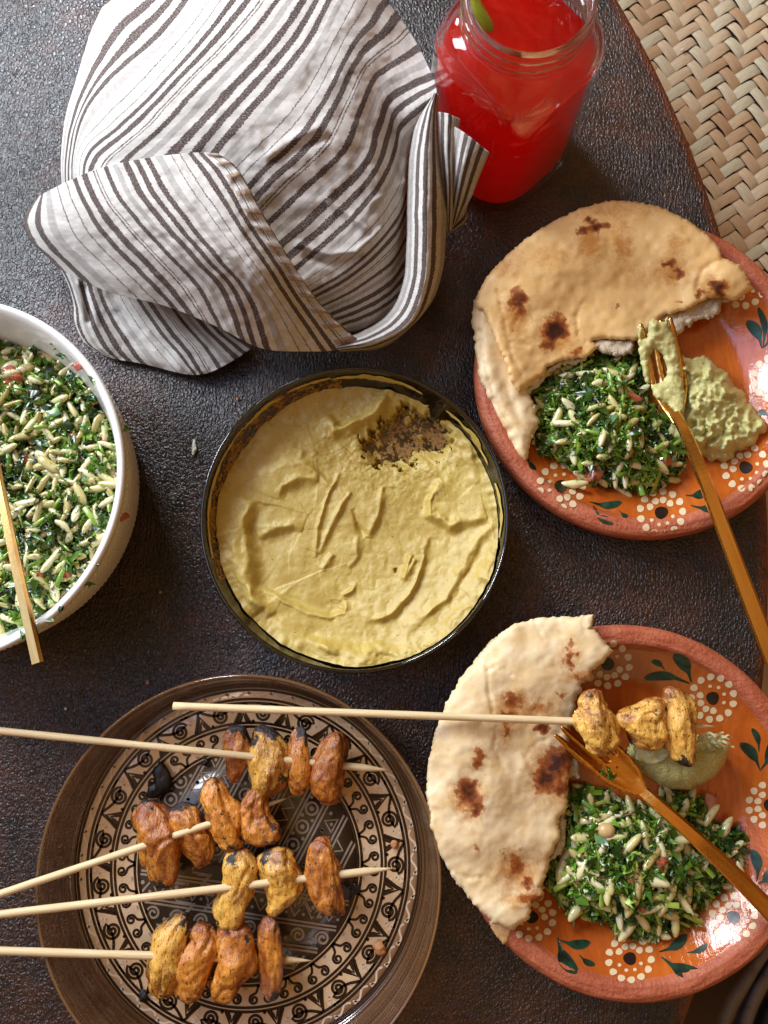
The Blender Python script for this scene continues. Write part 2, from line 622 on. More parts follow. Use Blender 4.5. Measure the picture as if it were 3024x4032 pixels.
def mat_palm():
    m = NT('palm_leaf')
    c = m.co()
    r = m.rnd()
    base = m.ramp(r, (0.0, (.42, .25, .125)), (.35, (.56, .39, .225)), (.7, (.66, .52, .34)), (1.0, (.56, .52, .36)))
    st = m.noise(1.0, m.n('Mapping', 0, Vector=c, Scale=(60, 900, 60)), 4, .65)
    col = m.mix(m.ramp(st, (.35, 0.0), (.8, .6)), base, (.24, .13, .065))
    return m.p(Base_Color=col, Roughness=.6, Normal=m.bump(st, .0005))


def mat_plate_paint(name, a, b, rough=.16):
    m = NT(name)
    c = m.co()
    n = m.noise(55, c, 5, .65)
    col = m.mix(m.ramp(n, (.35, 0.0), (.7, 1.0)), a, b)
    oil = m.ramp(m.noise(75, m.n('Mapping', 0, Vector=c, Location=(4, 1, 0)), 5, .7), (.60, 0.0), (.72, .7))
    col = m.mix(oil, col, (min(1, b[0] * .95), b[1] * .62, b[2] * .25))
    return m.p(Base_Color=col, Roughness=rough, Coat_Weight=.4, Coat_Roughness=.1)


MATS = {}


def build_mats():
    M = MATS
    M['leather'] = mat_leather()
    M['clay'] = mat_clay()
    M['dot'] = mat_simple('cream_slip', (.72, .55, .32), .25)
    M['flower'] = mat_simple('black_slip', (.018, .008, .006), .25)
    m = NT('green_slip')
    c = m.co()
    M['leaf'] = m.p(Base_Color=m.mix(m.ramp(m.noise(120, c, 4), (.35, 0.0), (.7, 1.0)), (.006, .012, .007), (.014, .062, .034)), Roughness=.2)
    M['pita1'] = mat_pita('pita_golden_shaded', (.82, .55, .240), (.72, .42, .135))  # golden tone partly holds the warm jar shade falling on this bread
    M['pita2'] = mat_pita('pita_pale', (.80, .63, .38), (.72, .48, .20))
    M['crumb'] = mat_crumb()
    M['hummus'] = mat_hummus('hummus_green', (.44, .29, .056), (.52, .39, .100))
    M['dollop'] = mat_hummus('hummus_pale', (.47, .42, .135), (.64, .60, .265), .0016)
    M['bowl_glass'] = glassy('smoked_bowl_glass', (.36, .34, .32), .04, 1.8)  # dark smoked tint, so the bowl wall shades the hummus
    M['jar_glass'] = glassy('jar_glass', (.965, .965, .97), .03, 1.75)
    m = NT('neck_glass')
    tr = m.n('BsdfTransparent', 0, Color=(.97, .97, .98))
    gl = m.n('BsdfGlass', 0, Color=(.97, .97, .98), Roughness=.0, IOR=1.47)
    sh = m.n('MixShader', 0, i0=.8, i1=tr, i2=gl)
    m.t.links.new(sh, m.out.inputs[0])
    M['neck_glass'] = m.m
    M['chk1'] = mat_chicken('chicken_roast', (.56, .175, .018), (.76, .33, .050))
    M['chk2'] = mat_chicken('chicken_yellow', (.72, .34, .045), (.82, .49, .105))
    M['bamboo'] = mat_wood('bamboo', (.60, .42, .20), (.80, .64, .38))
    M['gold'] = mat_gold('gold_metal', (.70, .36, .085), (.86, .52, .16))
    M['copper'] = mat_gold('copper_gold_metal', (.68, .29, .050), (.84, .45, .11))
    M['towel'] = mat_towel()
    M['palm'] = mat_palm()
    M['palm_dark'] = mat_simple('palm_backing', (.075, .045, .025), .9)
    M['plate_cream'] = mat_plate_paint('cream_paint', (.64, .42, .22), (.76, .56, .36))
    M['plate_dark'] = mat_plate_paint('dark_paint', (.035, .022, .014), (.085, .058, .036))
    M['line_dark'] = mat_simple('brown_line_paint', (.022, .009, .005), .2)
    M['line_pale'] = mat_simple('pale_line_paint', (.68, .50, .34), .2)
    M['line_taupe'] = mat_plate_paint('taupe_line_paint', (.27, .20, .14), (.40, .32, .25))
    m = NT('white_ceramic')
    M['ceramic'] = m.p(Base_Color=(.80, .78, .74), Roughness=.14, Coat_Weight=.5, Coat_Roughness=.06)
    m = NT('orzo_pasta')
    r = m.rnd()
    c = m.co()
    col = m.ramp(r, (0.0, (.46, .37, .12)), (.5, (.60, .53, .23)), (1.0, (.74, .70, .42)))
    col = m.mix(m.ramp(m.noise(380, c, 3), (.62, 0.0), (.68, .8)), col, (.16, .20, .03))
    M['orzo'] = m.p(Base_Color=col, Roughness=.2, Subsurface_Weight=.25, Subsurface_Radius=(.003, .003, .0015), Subsurface_Scale=1.0, Coat_Weight=.5, Coat_Roughness=.08)
    m = NT('parsley')
    v = m.attr('shade')
    col = m.ramp(v, (0.0, (.014, .032, .005)), (.35, (.045, .115, .010)), (.7, (.140, .280, .020)), (1.0, (.36, .48, .075)))
    M['parsley'] = m.p(Base_Color=col, Roughness=.24, Specular_IOR_Level=.6)
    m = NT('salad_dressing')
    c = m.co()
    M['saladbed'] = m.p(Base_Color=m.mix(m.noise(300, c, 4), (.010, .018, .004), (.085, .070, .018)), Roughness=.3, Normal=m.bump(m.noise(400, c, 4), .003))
    m = NT('tomato_flesh')
    r = m.rnd()
    c = m.co()
    col = m.mix(m.noise(240, c, 3), m.ramp(r, (0.0, (.40, .060, .022)), (1.0, (.50, .19, .10))), (.46, .13, .07))
    M['tomato'] = m.p(Base_Color=col, Roughness=.15, Subsurface_Weight=.2, Subsurface_Radius=(.003, .001, .001), Subsurface_Scale=1.0, Coat_Weight=.6, Coat_Roughness=.05)
    M['chickpea'] = mat_simple('chickpea_skin', (.55, .36, .15), .3)
    m = NT('red_drink')
    cloud = m.ramp(m.noise(38, None, 4), (.35, 0.0), (.7, 1.0))
    df = m.n('BsdfDiffuse', 0, Color=m.mix(cloud, (.82, .005, .004), (.88, .022, .012)))
    tl = m.n('BsdfTranslucent', 0, Color=m.mix(cloud, (.97, .020, .012), (.98, .050, .025)))
    gl = m.n('BsdfGlossy', 0, Color=(1, 1, 1), Roughness=.04, Normal=m.bump(m.noise(60, None, 2), .006))
    sh = m.n('MixShader', 0, i0=m.fres(1.45), i1=m.n('MixShader', 0, i0=.72, i1=df, i2=tl), i2=gl)
    m.t.links.new(sh, m.out.inputs[0])
    M['drink'] = m.m
    m = NT('lime_flesh')
    c = m.co()
    M['lime'] = m.p(Base_Color=m.mix(m.noise(130, c, 5, .65), (.52, .49, .14), (.72, .68, .30)), Roughness=.3, Normal=m.bump(m.noise(380, c, 5, .65), .0028), Subsurface_Weight=.1,
                    Subsurface_Radius=(.003, .003, .001), Subsurface_Scale=1.0)
    M['pulp'] = mat_simple('lime_pulp', (.62, .64, .34), .35)
    M['limeskin'] = mat_simple('lime_skin', (.30, .34, .02), .3)
    M['burnt'] = mat_simple('burnt_scrap', (.010, .007, .005), .45)
    M['pale_crumb'] = mat_simple('pale_crumb', (.66, .66, .56), .6)
    M['tan_crumb'] = mat_simple('tan_crumb', (.45, .20, .07), .6)
    m = NT('draped_fabric')
    s = m.attr('across')
    c = m.co()
    f = m.noise(1.0, m.n('Mapping', 0, Vector=c, Rotation=(0, 0, .6), Scale=(900, 60, 60)), 4)
    col = m.ramp(s, (0.0, (.20, .165, .14)), (.47, (.22, .185, .165)), (.50, (.010, .010, .010)), (.68, (.012, .012, .011)), (.72, (.055, .058, .047)), (1.0, (.050, .055, .043)))
    M['fabric'] = m.p(Base_Color=m.mix(m.math('MULTIPLY', f, .3), col, (.01, .01, .01)), Roughness=.9)


build_mats()
M = MATS

# ------------------------------------------------------------------ table
TC = np.array([-0.5699, 0.0949])
TR = 0.8344


def build_table():
    t = root('round_table', 'round table with a dark brown pebbled leather top and worn reddish edge', 'table', (TC[0], TC[1], -.03))
    rs = list(np.linspace(0.001, TR - .012, 60)) + [TR - .009, TR - .006, TR - .0035, TR - .0015, TR - .0004, TR, TR - .0006, TR - .003]
    zs = [0.0] * 60 + [-.0002, -.0006, -.0014, -.0028, -.0048, -.012, -.024, -.028]
    V, Fc = lathe(list(zip(rs, zs)), (TC[0], TC[1], 0), 512)
    r = np.hypot(V[:, 0] - TC[0], V[:, 1] - TC[1])
    part('leather_top', V, Fc, M['leather'], t, True, dict(edge=sstep(TR - .012, TR - .002, r)))
    V, Fc = lathe([(TR - .003, -.028), (TR - .03, -.030), (TR - .03, -.075), (TR - .05, -.078)], (TC[0], TC[1], 0), 256)
    part('apron', V, Fc, M['leather'], t, True, dict(edge=np.ones(len(V))))


build_table()

# ------------------------------------------------------------------ woven palm mat below the table edge
MATZ = -0.115


def build_mat_weave():
    t = root('woven_palm_mat', 'tan palm leaf weave in a herringbone beside the table edge', 'woven mat', at(2850, 400, MATZ - .01))
    # backing sheet
    P = at(np.array([2250, 3500, 3500, 2500]), np.array([-300, -300, 1300, 1300]), MATZ - .004)
    part('backing', np.concatenate([P, P - [0, 0, .003]]), [(3, 2, 1, 0), (4, 5, 6, 7), (0, 1, 5, 4), (1, 2, 6, 5), (2, 3, 7, 6), (3, 0, 4, 7)], M['palm_dark'], t, False)
    w = 0.0108
    L = w * 2.0
    # one leaf strip: arched over two crossings and dipping at both ends
    nu, nv = 9, 5
    meshes = []
    for s in range(4):
        rr = np.random.default_rng(s)
        u = np.linspace(-.5, .5, nu)
        v = np.linspace(-.5, .5, nv)
        U, W = np.meshgrid(u, v, indexing='ij')
        Z = .0026 * (1 - (np.abs(U) * 2) ** 3.2) + .0007 * (1 - (np.abs(W) * 2) ** 2.5) - .0016
        if s % 2:
            Z = Z - .0007 * np.exp(-((W - .18) / .07) ** 2)
        X = U * L * 1.16
        Y = W * w * (.93 - .05 * s * .3) * (1 + .05 * np.sin(U * 5 + s)) + .0005 * U * (s - 1.5)
        top = np.stack([X, Y, Z], -1).reshape(-1, 3)
        meshes.append(mesh('palm_strip', top, gridf(nu, nv), M['palm']))
    a1, a2 = math.radians(-58), math.radians(34)
    d1 = np.array([math.cos(a1), math.sin(a1)])
    d2 = np.array([math.cos(a2), math.sin(a2)])
    o0 = at(2850, 350, MATZ)[:2]
    cnt = 0
    for i in range(-40, 41):
        for j in range(-40, 41):
            k = (i + j) % 4
            if k not in (0, 2):
                continue
            # family one runs along d1 and is seen where k is 0, family two along d2 where k is 2
            if k == 0:
                c = o0 + d2 * (i * w) + d1 * ((j + .5) * w)
                ang = a1
            else:
                c = o0 + d1 * (j * w) + d2 * ((i + .5) * w)
                ang = a2
            px, py = proj(np.array([c[0], c[1], MATZ]))
            r = math.hypot(c[0] - TC[0], c[1] - TC[1])
            # the bit of the mat that the table edge leaves in view
            if not (-90 < px < 3110 and -90 < py < 1230):
                continue
            if px < 2390 + (py * .47) - 130 or px > 3120:
                continue
            sc = Matrix.Scale(random.uniform(.93, 1.04), 4, (0, 1, 0)) @ Matrix.Scale(random.choice([.92, 1.0, 1.0, 1.08, 1.25]), 4, (1, 0, 0))
            mt = Matrix.Translation((c[0], c[1], MATZ + random.uniform(-.0004, .0005))) @ Matrix.Rotation(ang + random.uniform(-.05, .05), 4, 'Z') @ Matrix.Rotation(random.uniform(-.05, .05), 4, 'X') @ sc
            mt = Matrix.Translation(-Vector(ORG[t.name])) @ mt
            link('palm_strip', random.choice(meshes), t, mtx=mt)
            cnt += 1


build_mat_weave()


def build_drape():
    # fabric hanging over the seat in the corner, below the table
    K = [[(2800, 4120), (2850, 3960), (2950, 3820), (3100, 3600)],
         [(2850, 4130), (2900, 3980), (2985, 3830), (3130, 3620)],
         [(2905, 4140), (2940, 4000), (3010, 3850), (3160, 3640)],
         [(2960, 4150), (2990, 4010), (3060, 3870), (3200, 3660)],
         [(3020, 4160), (3060, 4040), (3120, 3900), (3260, 3690)],
         [(3200, 4200), (3240, 4100), (3300, 3960), (3400, 3760)]]
    K = np.array(K, float)
    G = catmull(catmull(K, 60).transpose(1, 0, 2), 60).transpose(1, 0, 2)
    s = np.linspace(0, 1, 60)[:, None] + np.zeros((60, 60))
    z = -.10 + .012 * np.sin(s * 19) * np.exp(-s) + .006 * fbm(G[..., 0] * .01, G[..., 1] * .01)
    V = at(G[..., 0], G[..., 1], z).reshape(-1, 3)
    o = link('draped_cloth', mesh('draped_cloth', V, gridf(60, 60), M['fabric'], True, dict(across=s.ravel())))
    md = o.modifiers.new('thickness', 'SOLIDIFY')
    md.thickness = .002
    tag(o, 'pale grey and black fabric draped below the table edge in the corner', 'cloth')
    P = at(np.array([2600, 3500, 3500, 2600]), np.array([3500, 3500, 4500, 4500]), -.16)
    o = link('chair_cushion', mesh('chair_cushion', np.concatenate([P, P - [0, 0, .01]]), [(3, 2, 1, 0), (4, 5, 6, 7), (0, 1, 5, 4), (1, 2, 6, 5), (2, 3, 7, 6), (3, 0, 4, 7)], M['palm_dark'], False))
    tag(o, 'dark brown cushion under the draped fabric in the corner', 'cushion')


build_drape()

# ------------------------------------------------------------------ clay plates
CLAY = [(0.0, .0100), (.030, .0100), (.060, .0101), (.071, .0106), (.076, .0124), (.084, .0185), (.0905, .0245), (.0950, .0290), (.0972, .0318), (.0985, .0338), (.1000, .0348), (.1030, .0353),
        (.1062, .0350), (.1085, .0338), (.1100, .0312), (.1104, .0270), (.1098, .0215), (.1085, .0185), (.1040, .0150), (.0900, .0060), (.0800, .0002), (.0700, .0000), (.0, .0000)]
CX = np.array([p[0] for p in CLAY[:13]])
CZ = np.array([p[1] for p in CLAY[:13]])


def plate_z(c, x, y):
    return np.interp(np.hypot(x - c[0], y - c[1]), CX, CZ, right=0.0)


def onplate(px, py, c, dz=.0003):
    z = np.full(np.shape(px), .02)
    for _ in range(14):
        p = at(px, py, z)
        z = .5 * z + .5 * (plate_z(c, p[..., 0], p[..., 1]) + dz)
    return at(px, py, z)


def blob(px, py, rx, ry, ang=0, n=18):
    t = np.linspace(0, 2 * PI, n, endpoint=False)
    rj = 1 + .05 * np.sin(3 * t + px) + .04 * np.cos(2 * t + py)
    x, y = rx * rj * np.cos(t), ry * rj * np.sin(t)
    ca, sa = math.cos(ang), math.sin(ang)
    return np.stack([px + x * ca - y * sa, py + x * sa + y * ca], -1)


def leafshape(p0, p1, w, n=14):
    """painted brush leaf: thin stem at p0, full tip at p1"""
    p0, p1 = np.array(p0, float), np.array(p1, float)
    d = p1 - p0
    L = math.hypot(*d)
    d = d / L
    nrm = np.array([-d[1], d[0]])
    t = np.linspace(0, 1, n)
    wd = w * (np.where(t < .32, .12 + .35 * (t / .32) ** 2 * 1.0, 0) + np.where(t >= .32, np.sqrt(np.clip(1 - ((t - .66) / .345) ** 2, 0, 1)) * .98 + .0, 0))
    wd = np.where(t < .32, w * (.10 + .25 * (t / .32) ** 2), wd)
    bend = .10 * L * np.sin(t * PI)
    c = p0 + d * (t * L)[:, None] + nrm * bend[:, None]
    a = c + nrm * wd[:, None]
    b = c - nrm * wd[:, None]
    return np.concatenate([a, b[::-1]])


def decal(polys, c, dz, mat, name, parent):
    V, Fc = [], []
    n = 0
    for P in polys:
        ctr = P.mean(0)
        rings = [ctr + (P - ctr) * k for k in (.5, 1.0)]
        allp = np.concatenate([[ctr]] + rings)
        V.append(onplate(allp[:, 0], allp[:, 1], c, dz))
        m = len(P)
        for i in range(m):
            j = (i + 1) % m
            Fc.append((n, n + 1 + j, n + 1 + i))
            Fc.append((n + 1 + i, n + 1 + j, n + 1 + m + j))
            Fc.append((n + 1 + i, n + 1 + m + j, n + 1 + m + i))
        n += 1 + 2 * m
    return part(name, np.concatenate(V), np.array(Fc), mat, parent)


def flower(px, py, c, parent, rot=0.0, k=1.0, hi=1.0):
    ce = decal([blob(px, py, 26 * k, 25 * k)], c, .0003, M['flower'], 'painted_flower', parent)
    pol = []
    for i in range(13):
        a = rot + i * 2 * PI / 13
        pol.append(blob(px + 84 * k * math.cos(a), py + 84 * k * math.sin(a), 14.5 * k, 14 * k))
    for i in range(4):
        a = rot + PI + (i - 1.5) * .62
        pol.append(blob(px + 50 * k * math.cos(a), py + 50 * k * math.sin(a), 14 * k, 13 * k))
    for i in range(4):
        a = rot + (i - 1.5) * .72
        pol.append(blob(px + 48 * k * math.cos(a), py + 48 * k * math.sin(a), 7.5 * k, 7 * k))
    decal(pol, c, .00035, M['dot'], 'painted_dots', parent)


def sprig(leaves, c, parent):
    decal([leafshape(p0, p1, w) for p0, p1, w in leaves], c, .0003, M['leaf'], 'painted_leaves', parent)


def build_clay(c, label, flowers, sprigs):
    t = root('clay_plate', label, 'plate', (c[0], c[1], 0), 'terracotta plates with painted flowers')
    prof = np.array(CLAY)
    # finer profile
    seg = []
    for a, b in zip(prof[:-1], prof[1:]):
        k = 3
        seg += [a + (b - a) * i / k for i in range(k)]
    seg.append(prof[-1])
    seg = np.array(seg)
    seg[0, 0] = 1e-4
    seg[-1, 0] = 1e-4
    idx = np.arange(len(seg))

    def disp(R, Z, T):
        rimw = np.exp(-((R - .104) / .006) ** 2)
        R = R + rimw * .0006 * fbm(np.cos(T) * 4 + c[0] * 90, np.sin(T) * 4, Z * 300)
        Z = Z + rimw * .0005 * fbm(np.cos(T) * 7, np.sin(T) * 7 + c[1] * 90, R * 500)
        return R, Z
    V, Fc = lathe(seg, (c[0], c[1], 0), 320, disp)
    r = np.repeat(seg[:, 0], 320)
    inner = np.repeat(idx, 320) < 12 * 3
    rim = np.where(inner, sstep(.0945, .0990, r), 1.0)
    part('dish', V, Fc, M['clay'], t, True, dict(rim=rim))
    for (px, py, rot) in flowers:
        flower(px, py, c, t, rot)
    for s in sprigs:
        sprig(s, c, t)
    return t


C1 = np.array([0.1700, 0.1613])
C2 = np.array([0.1500, -0.1132])
plate1 = build_clay(C1, 'terracotta plate in the upper right holding the large golden pita and a dollop of hummus', [
    (2209, 1914, -2.4), (2604, 2018, 1.4), (2936, 1840, .8), (3052, 1490, .0), (2925, 1120, -.5)],
    [[((2320, 1975), (2448, 1978), 15), ((2335, 1990), (2412, 2062), 17), ((2440, 2010), (2472, 2035), 9)],
     [((2700, 1950), (2790, 1930), 18), ((2720, 1990), (2845, 1990), 17)],
     [((3000, 1372), (2942, 1262), 24), ((3004, 1370), (2986, 1210), 14), ((3006, 1370), (3050, 1275), 22)],
     [((2078, 1800), (2110, 1850), 10), ((3030, 1640), (2985, 1620), 12)]])
plate2 = build_clay(C2, 'terracotta plate in the lower right holding the pale pita and a squeezed lime half', [
    (2806, 2749, -.7), (3032, 3170, 0), (2887, 3611, .9), (2480, 3774, 1.5), (2094, 3611, 2.2), (2394, 2616, -1.8)],
    [[((2715, 2690), (2537, 2670), 19), ((2722, 2686), (2655, 2575), 26), ((2620, 2640), (2566, 2602), 12)],
     [((2994, 3035), (2915, 2925), 22), ((2988, 2960), (2962, 2868), 13), ((2996, 3030), (3040, 2925), 22)],
     [((2980, 3470), (2962, 3345), 22), ((2985, 3480), (3040, 3430), 22)],
     [((2605, 3768), (2755, 3832), 28), ((2595, 3748), (2705, 3680), 22), ((2702, 3752), (2786, 3718), 13)],
     [((2196, 3690), (2268, 3832), 28), ((2200, 3700), (2325, 3712), 20), ((2280, 3758), (2342, 3800), 13)]])


# ------------------------------------------------------------------ pita breads
def spots(L):
    def fn(px, py, d):
        v = np.zeros(px.shape)
        for (x, y, rx, ry, k) in L:
            wx = px + 16 * fbm(px * .035, py * .035, x, 4, .6)
            wy = py + 16 * fbm(px * .035, py * .035, y, 4, .6)
            q = ((wx - x) / rx) ** 2 + ((wy - y) / ry) ** 2
            v = np.maximum(v, k * np.exp(-q * 1.1))
        return v
    return fn


def bread_z(c, base_in, base_out, lumps=.0016, seed=0, bub=()):
    def fn(px, py, d):
        p = at(px, py, .03)
        r = np.hypot(p[:, 0] - c[0], p[:, 1] - c[1])
        z = base_in + (base_out - base_in) * sstep(.055, .100, r) - .008 * sstep(.105, .15, r)
        z = z + lumps * fbm(px * .0055 + seed, py * .0055, seed, 2) + .0004 * fbm(px * .03, py * .03, seed)
        for (x, y, rr, k) in bub:
            z = z + k * np.exp(-((px - x) ** 2 + (py - y) ** 2) / rr ** 2)
        return z
    return fn


def cracks(z, L):
    """torn creases pressed into the bread"""
    def fn(px, py, d):
        v = z(px, py, d)
        for (P, w, k) in L:
            dd, sd = poly_dist(px + 5 * fbm(px * .04, py * .04, 5), py + 5 * fbm(px * .04, py * .04, 9), P, False)
            v = v - k * np.exp(-(dd / w) ** 2) + .5 * k * np.where(sd > 0, 1, 0) * np.exp(-dd / (w * 5))
        return v
    return fn


def build_pita1():
    t = root('pita_bread', 'large golden pita with a torn edge on the upper terracotta plate', 'pita bread', (C1[0], C1[1] + .03, .03), 'torn pita breads')
    up = [(1881, 1152), (1911, 1095), (1955, 1041), (2058, 949), (2147, 886), (2280, 820), (2390, 791), (2501, 792), (2612, 820), (2707, 864), (2789, 927), (2833, 979), (2848, 1016),
          (2862, 1019), (2914, 1045), (2945, 1095), (2969, 1141), (2940, 1152), (2899, 1180), (2840, 1172), (2781, 1175), (2693, 1222), (2612, 1242), (2560, 1300), (2508, 1340),
          (2442, 1336), (2368, 1333), (2330, 1345), (2361, 1362), (2309, 1407), (2213, 1417), (2154, 1447), (2147, 1477), (2117, 1488), (2095, 1503), (2043, 1543),
          (2014, 1503), (1984, 1407), (1955, 1348), (1925, 1270), (1911, 1237), (1874, 1207)]
    low = [(1890, 1140), (1863, 1193), (1859, 1266), (1874, 1377), (1889, 1488), (1933, 1584), (1984, 1687), (2029, 1768), (2069, 1816), (2084, 1783), (2084, 1746), (2117, 1665), (2102, 1584), (2080, 1555),
           (2069, 1532), (2120, 1500), (2150, 1470), (2120, 1380), (2060, 1250), (2000, 1150)]
    zu = bread_z(C1, .0315, .0425, .0014, 3, [(2860, 1090, 90, .006), (2700, 1000, 160, .003), (2150, 1280, 60, .0015)])
    zu = cracks(zu, [([(1955, 1130), (1990, 1300), (2010, 1400), (2060, 1480)], 5, .0012), ([(2300, 1180), (2265, 1240), (2275, 1320), (2310, 1350)], 5, .0012),
                     ([(2848, 1016), (2770, 1050), (2740, 1130), (2760, 1170)], 8, .0012), ([(2030, 1250), (2010, 1340), (2080, 1365)], 4, .0008), ([(2250, 970), (2330, 1010), (2360, 985)], 4, .0006)])
    ch = spots([(2346, 890, 38, 30, 1), (2294, 909, 16, 22, .7), (2640, 1040, 30, 24, .8), (2672, 1076, 30, 22, .75), (2640, 1090, 14, 12, .5), (2835, 1134, 44, 32, .95), (2760, 1152, 20, 18, .55), (2674, 1190, 16, 13, .6),
                (2423, 1211, 20, 14, .45), (2040, 1190, 34, 62, .8), (2190, 1298, 50, 52, 1), (2150, 1362, 28, 30, .65), (2266, 1384, 26, 22, .5), (1912, 1217, 10, 10, .45), (2030, 1310, 16, 14, .35)])
    ts = spots([(2330, 960, 60, 80, .8), (2450, 960, 40, 90, .75), (2660, 960, 60, 60, .55), (2530, 1080, 110, 60, .35), (2170, 1010, 110, 50, .5), (2030, 1230, 60, 110, .7), (2190, 1320, 85, 85, .8), (2650, 1070, 70, 60, .7),
                (2400, 830, 220, 40, .45), (2820, 1140, 80, 50, .7), (1990, 1060, 80, 40, .5), (2266, 1384, 45, 30, .7)])
    zero = lambda px, py, d: np.zeros(px.shape)
    slab('upper_layer', up, zu, .0042, M['pita1'], t, 10, 4, .09, dict(char=ch, toast=ts), bstep=6, round_px=22)
    zl = lambda px, py, d: bread_z(C1, .0285, .0372, .0012, 8)(px, py, d) + .0024 * np.exp(-((d - 45) / 28) ** 2)
    zl = cracks(zl, [([(1885, 1300), (1905, 1430), (1935, 1540), (1990, 1650)], 6, .0014), ([(1930, 1500), (1990, 1560), (2060, 1600)], 5, .0008)])
    slab('lower_layer', low, zl, .0042, M['pita2'], t, 10, 6, .06, dict(char=zero, toast=spots([(1880, 1210, 30, 40, .5), (1990, 1700, 60, 60, .3)])), bstep=6, round_px=24)
    cr = [(2508, 1330), (2560, 1320), (2620, 1335), (2660, 1330), (2700, 1290), (2744, 1262), (2790, 1255), (2826, 1244), (2850, 1200), (2930, 1165), (2890, 1150), (2781, 1150), (2693, 1190), (2612, 1210), (2540, 1280)]
    zc = lambda px, py, d: bread_z(C1, .026, .0335, .001, 4)(px, py, d) + .0012 * fbm(px * .05, py * .05, 2)
    slab('torn_crumb', cr, zc, .005, M['crumb'], t, 9, 9, .07, bstep=6, round_px=14)
    cr2 = [(2330, 1340), (2400, 1330), (2500, 1330), (2490, 1395), (2440, 1405), (2360, 1385)]
    slab('torn_crumb', cr2, lambda px, py, d: bread_z(C1, .0285, .035, .001, 5)(px, py, d) + .001 * fbm(px * .05, py * .05, 3), .004, M['crumb'], t, 9, 9, .07, bstep=6, round_px=12)
    cr3 = [(2090, 1500), (2150, 1450), (2220, 1410), (2310, 1400), (2300, 1425), (2215, 1440), (2160, 1475), (2130, 1510), (2075, 1560), (2110, 1600), (2120, 1668), (2095, 1730), (2060, 1640), (2050, 1560)]
    slab('torn_crumb', cr3, lambda px, py, d: bread_z(C1, .0275, .0345, .001, 6)(px, py, d) + .001 * fbm(px * .05, py * .05, 7), .004, M['crumb'], t, 9, 8, .07, bstep=6, round_px=12)


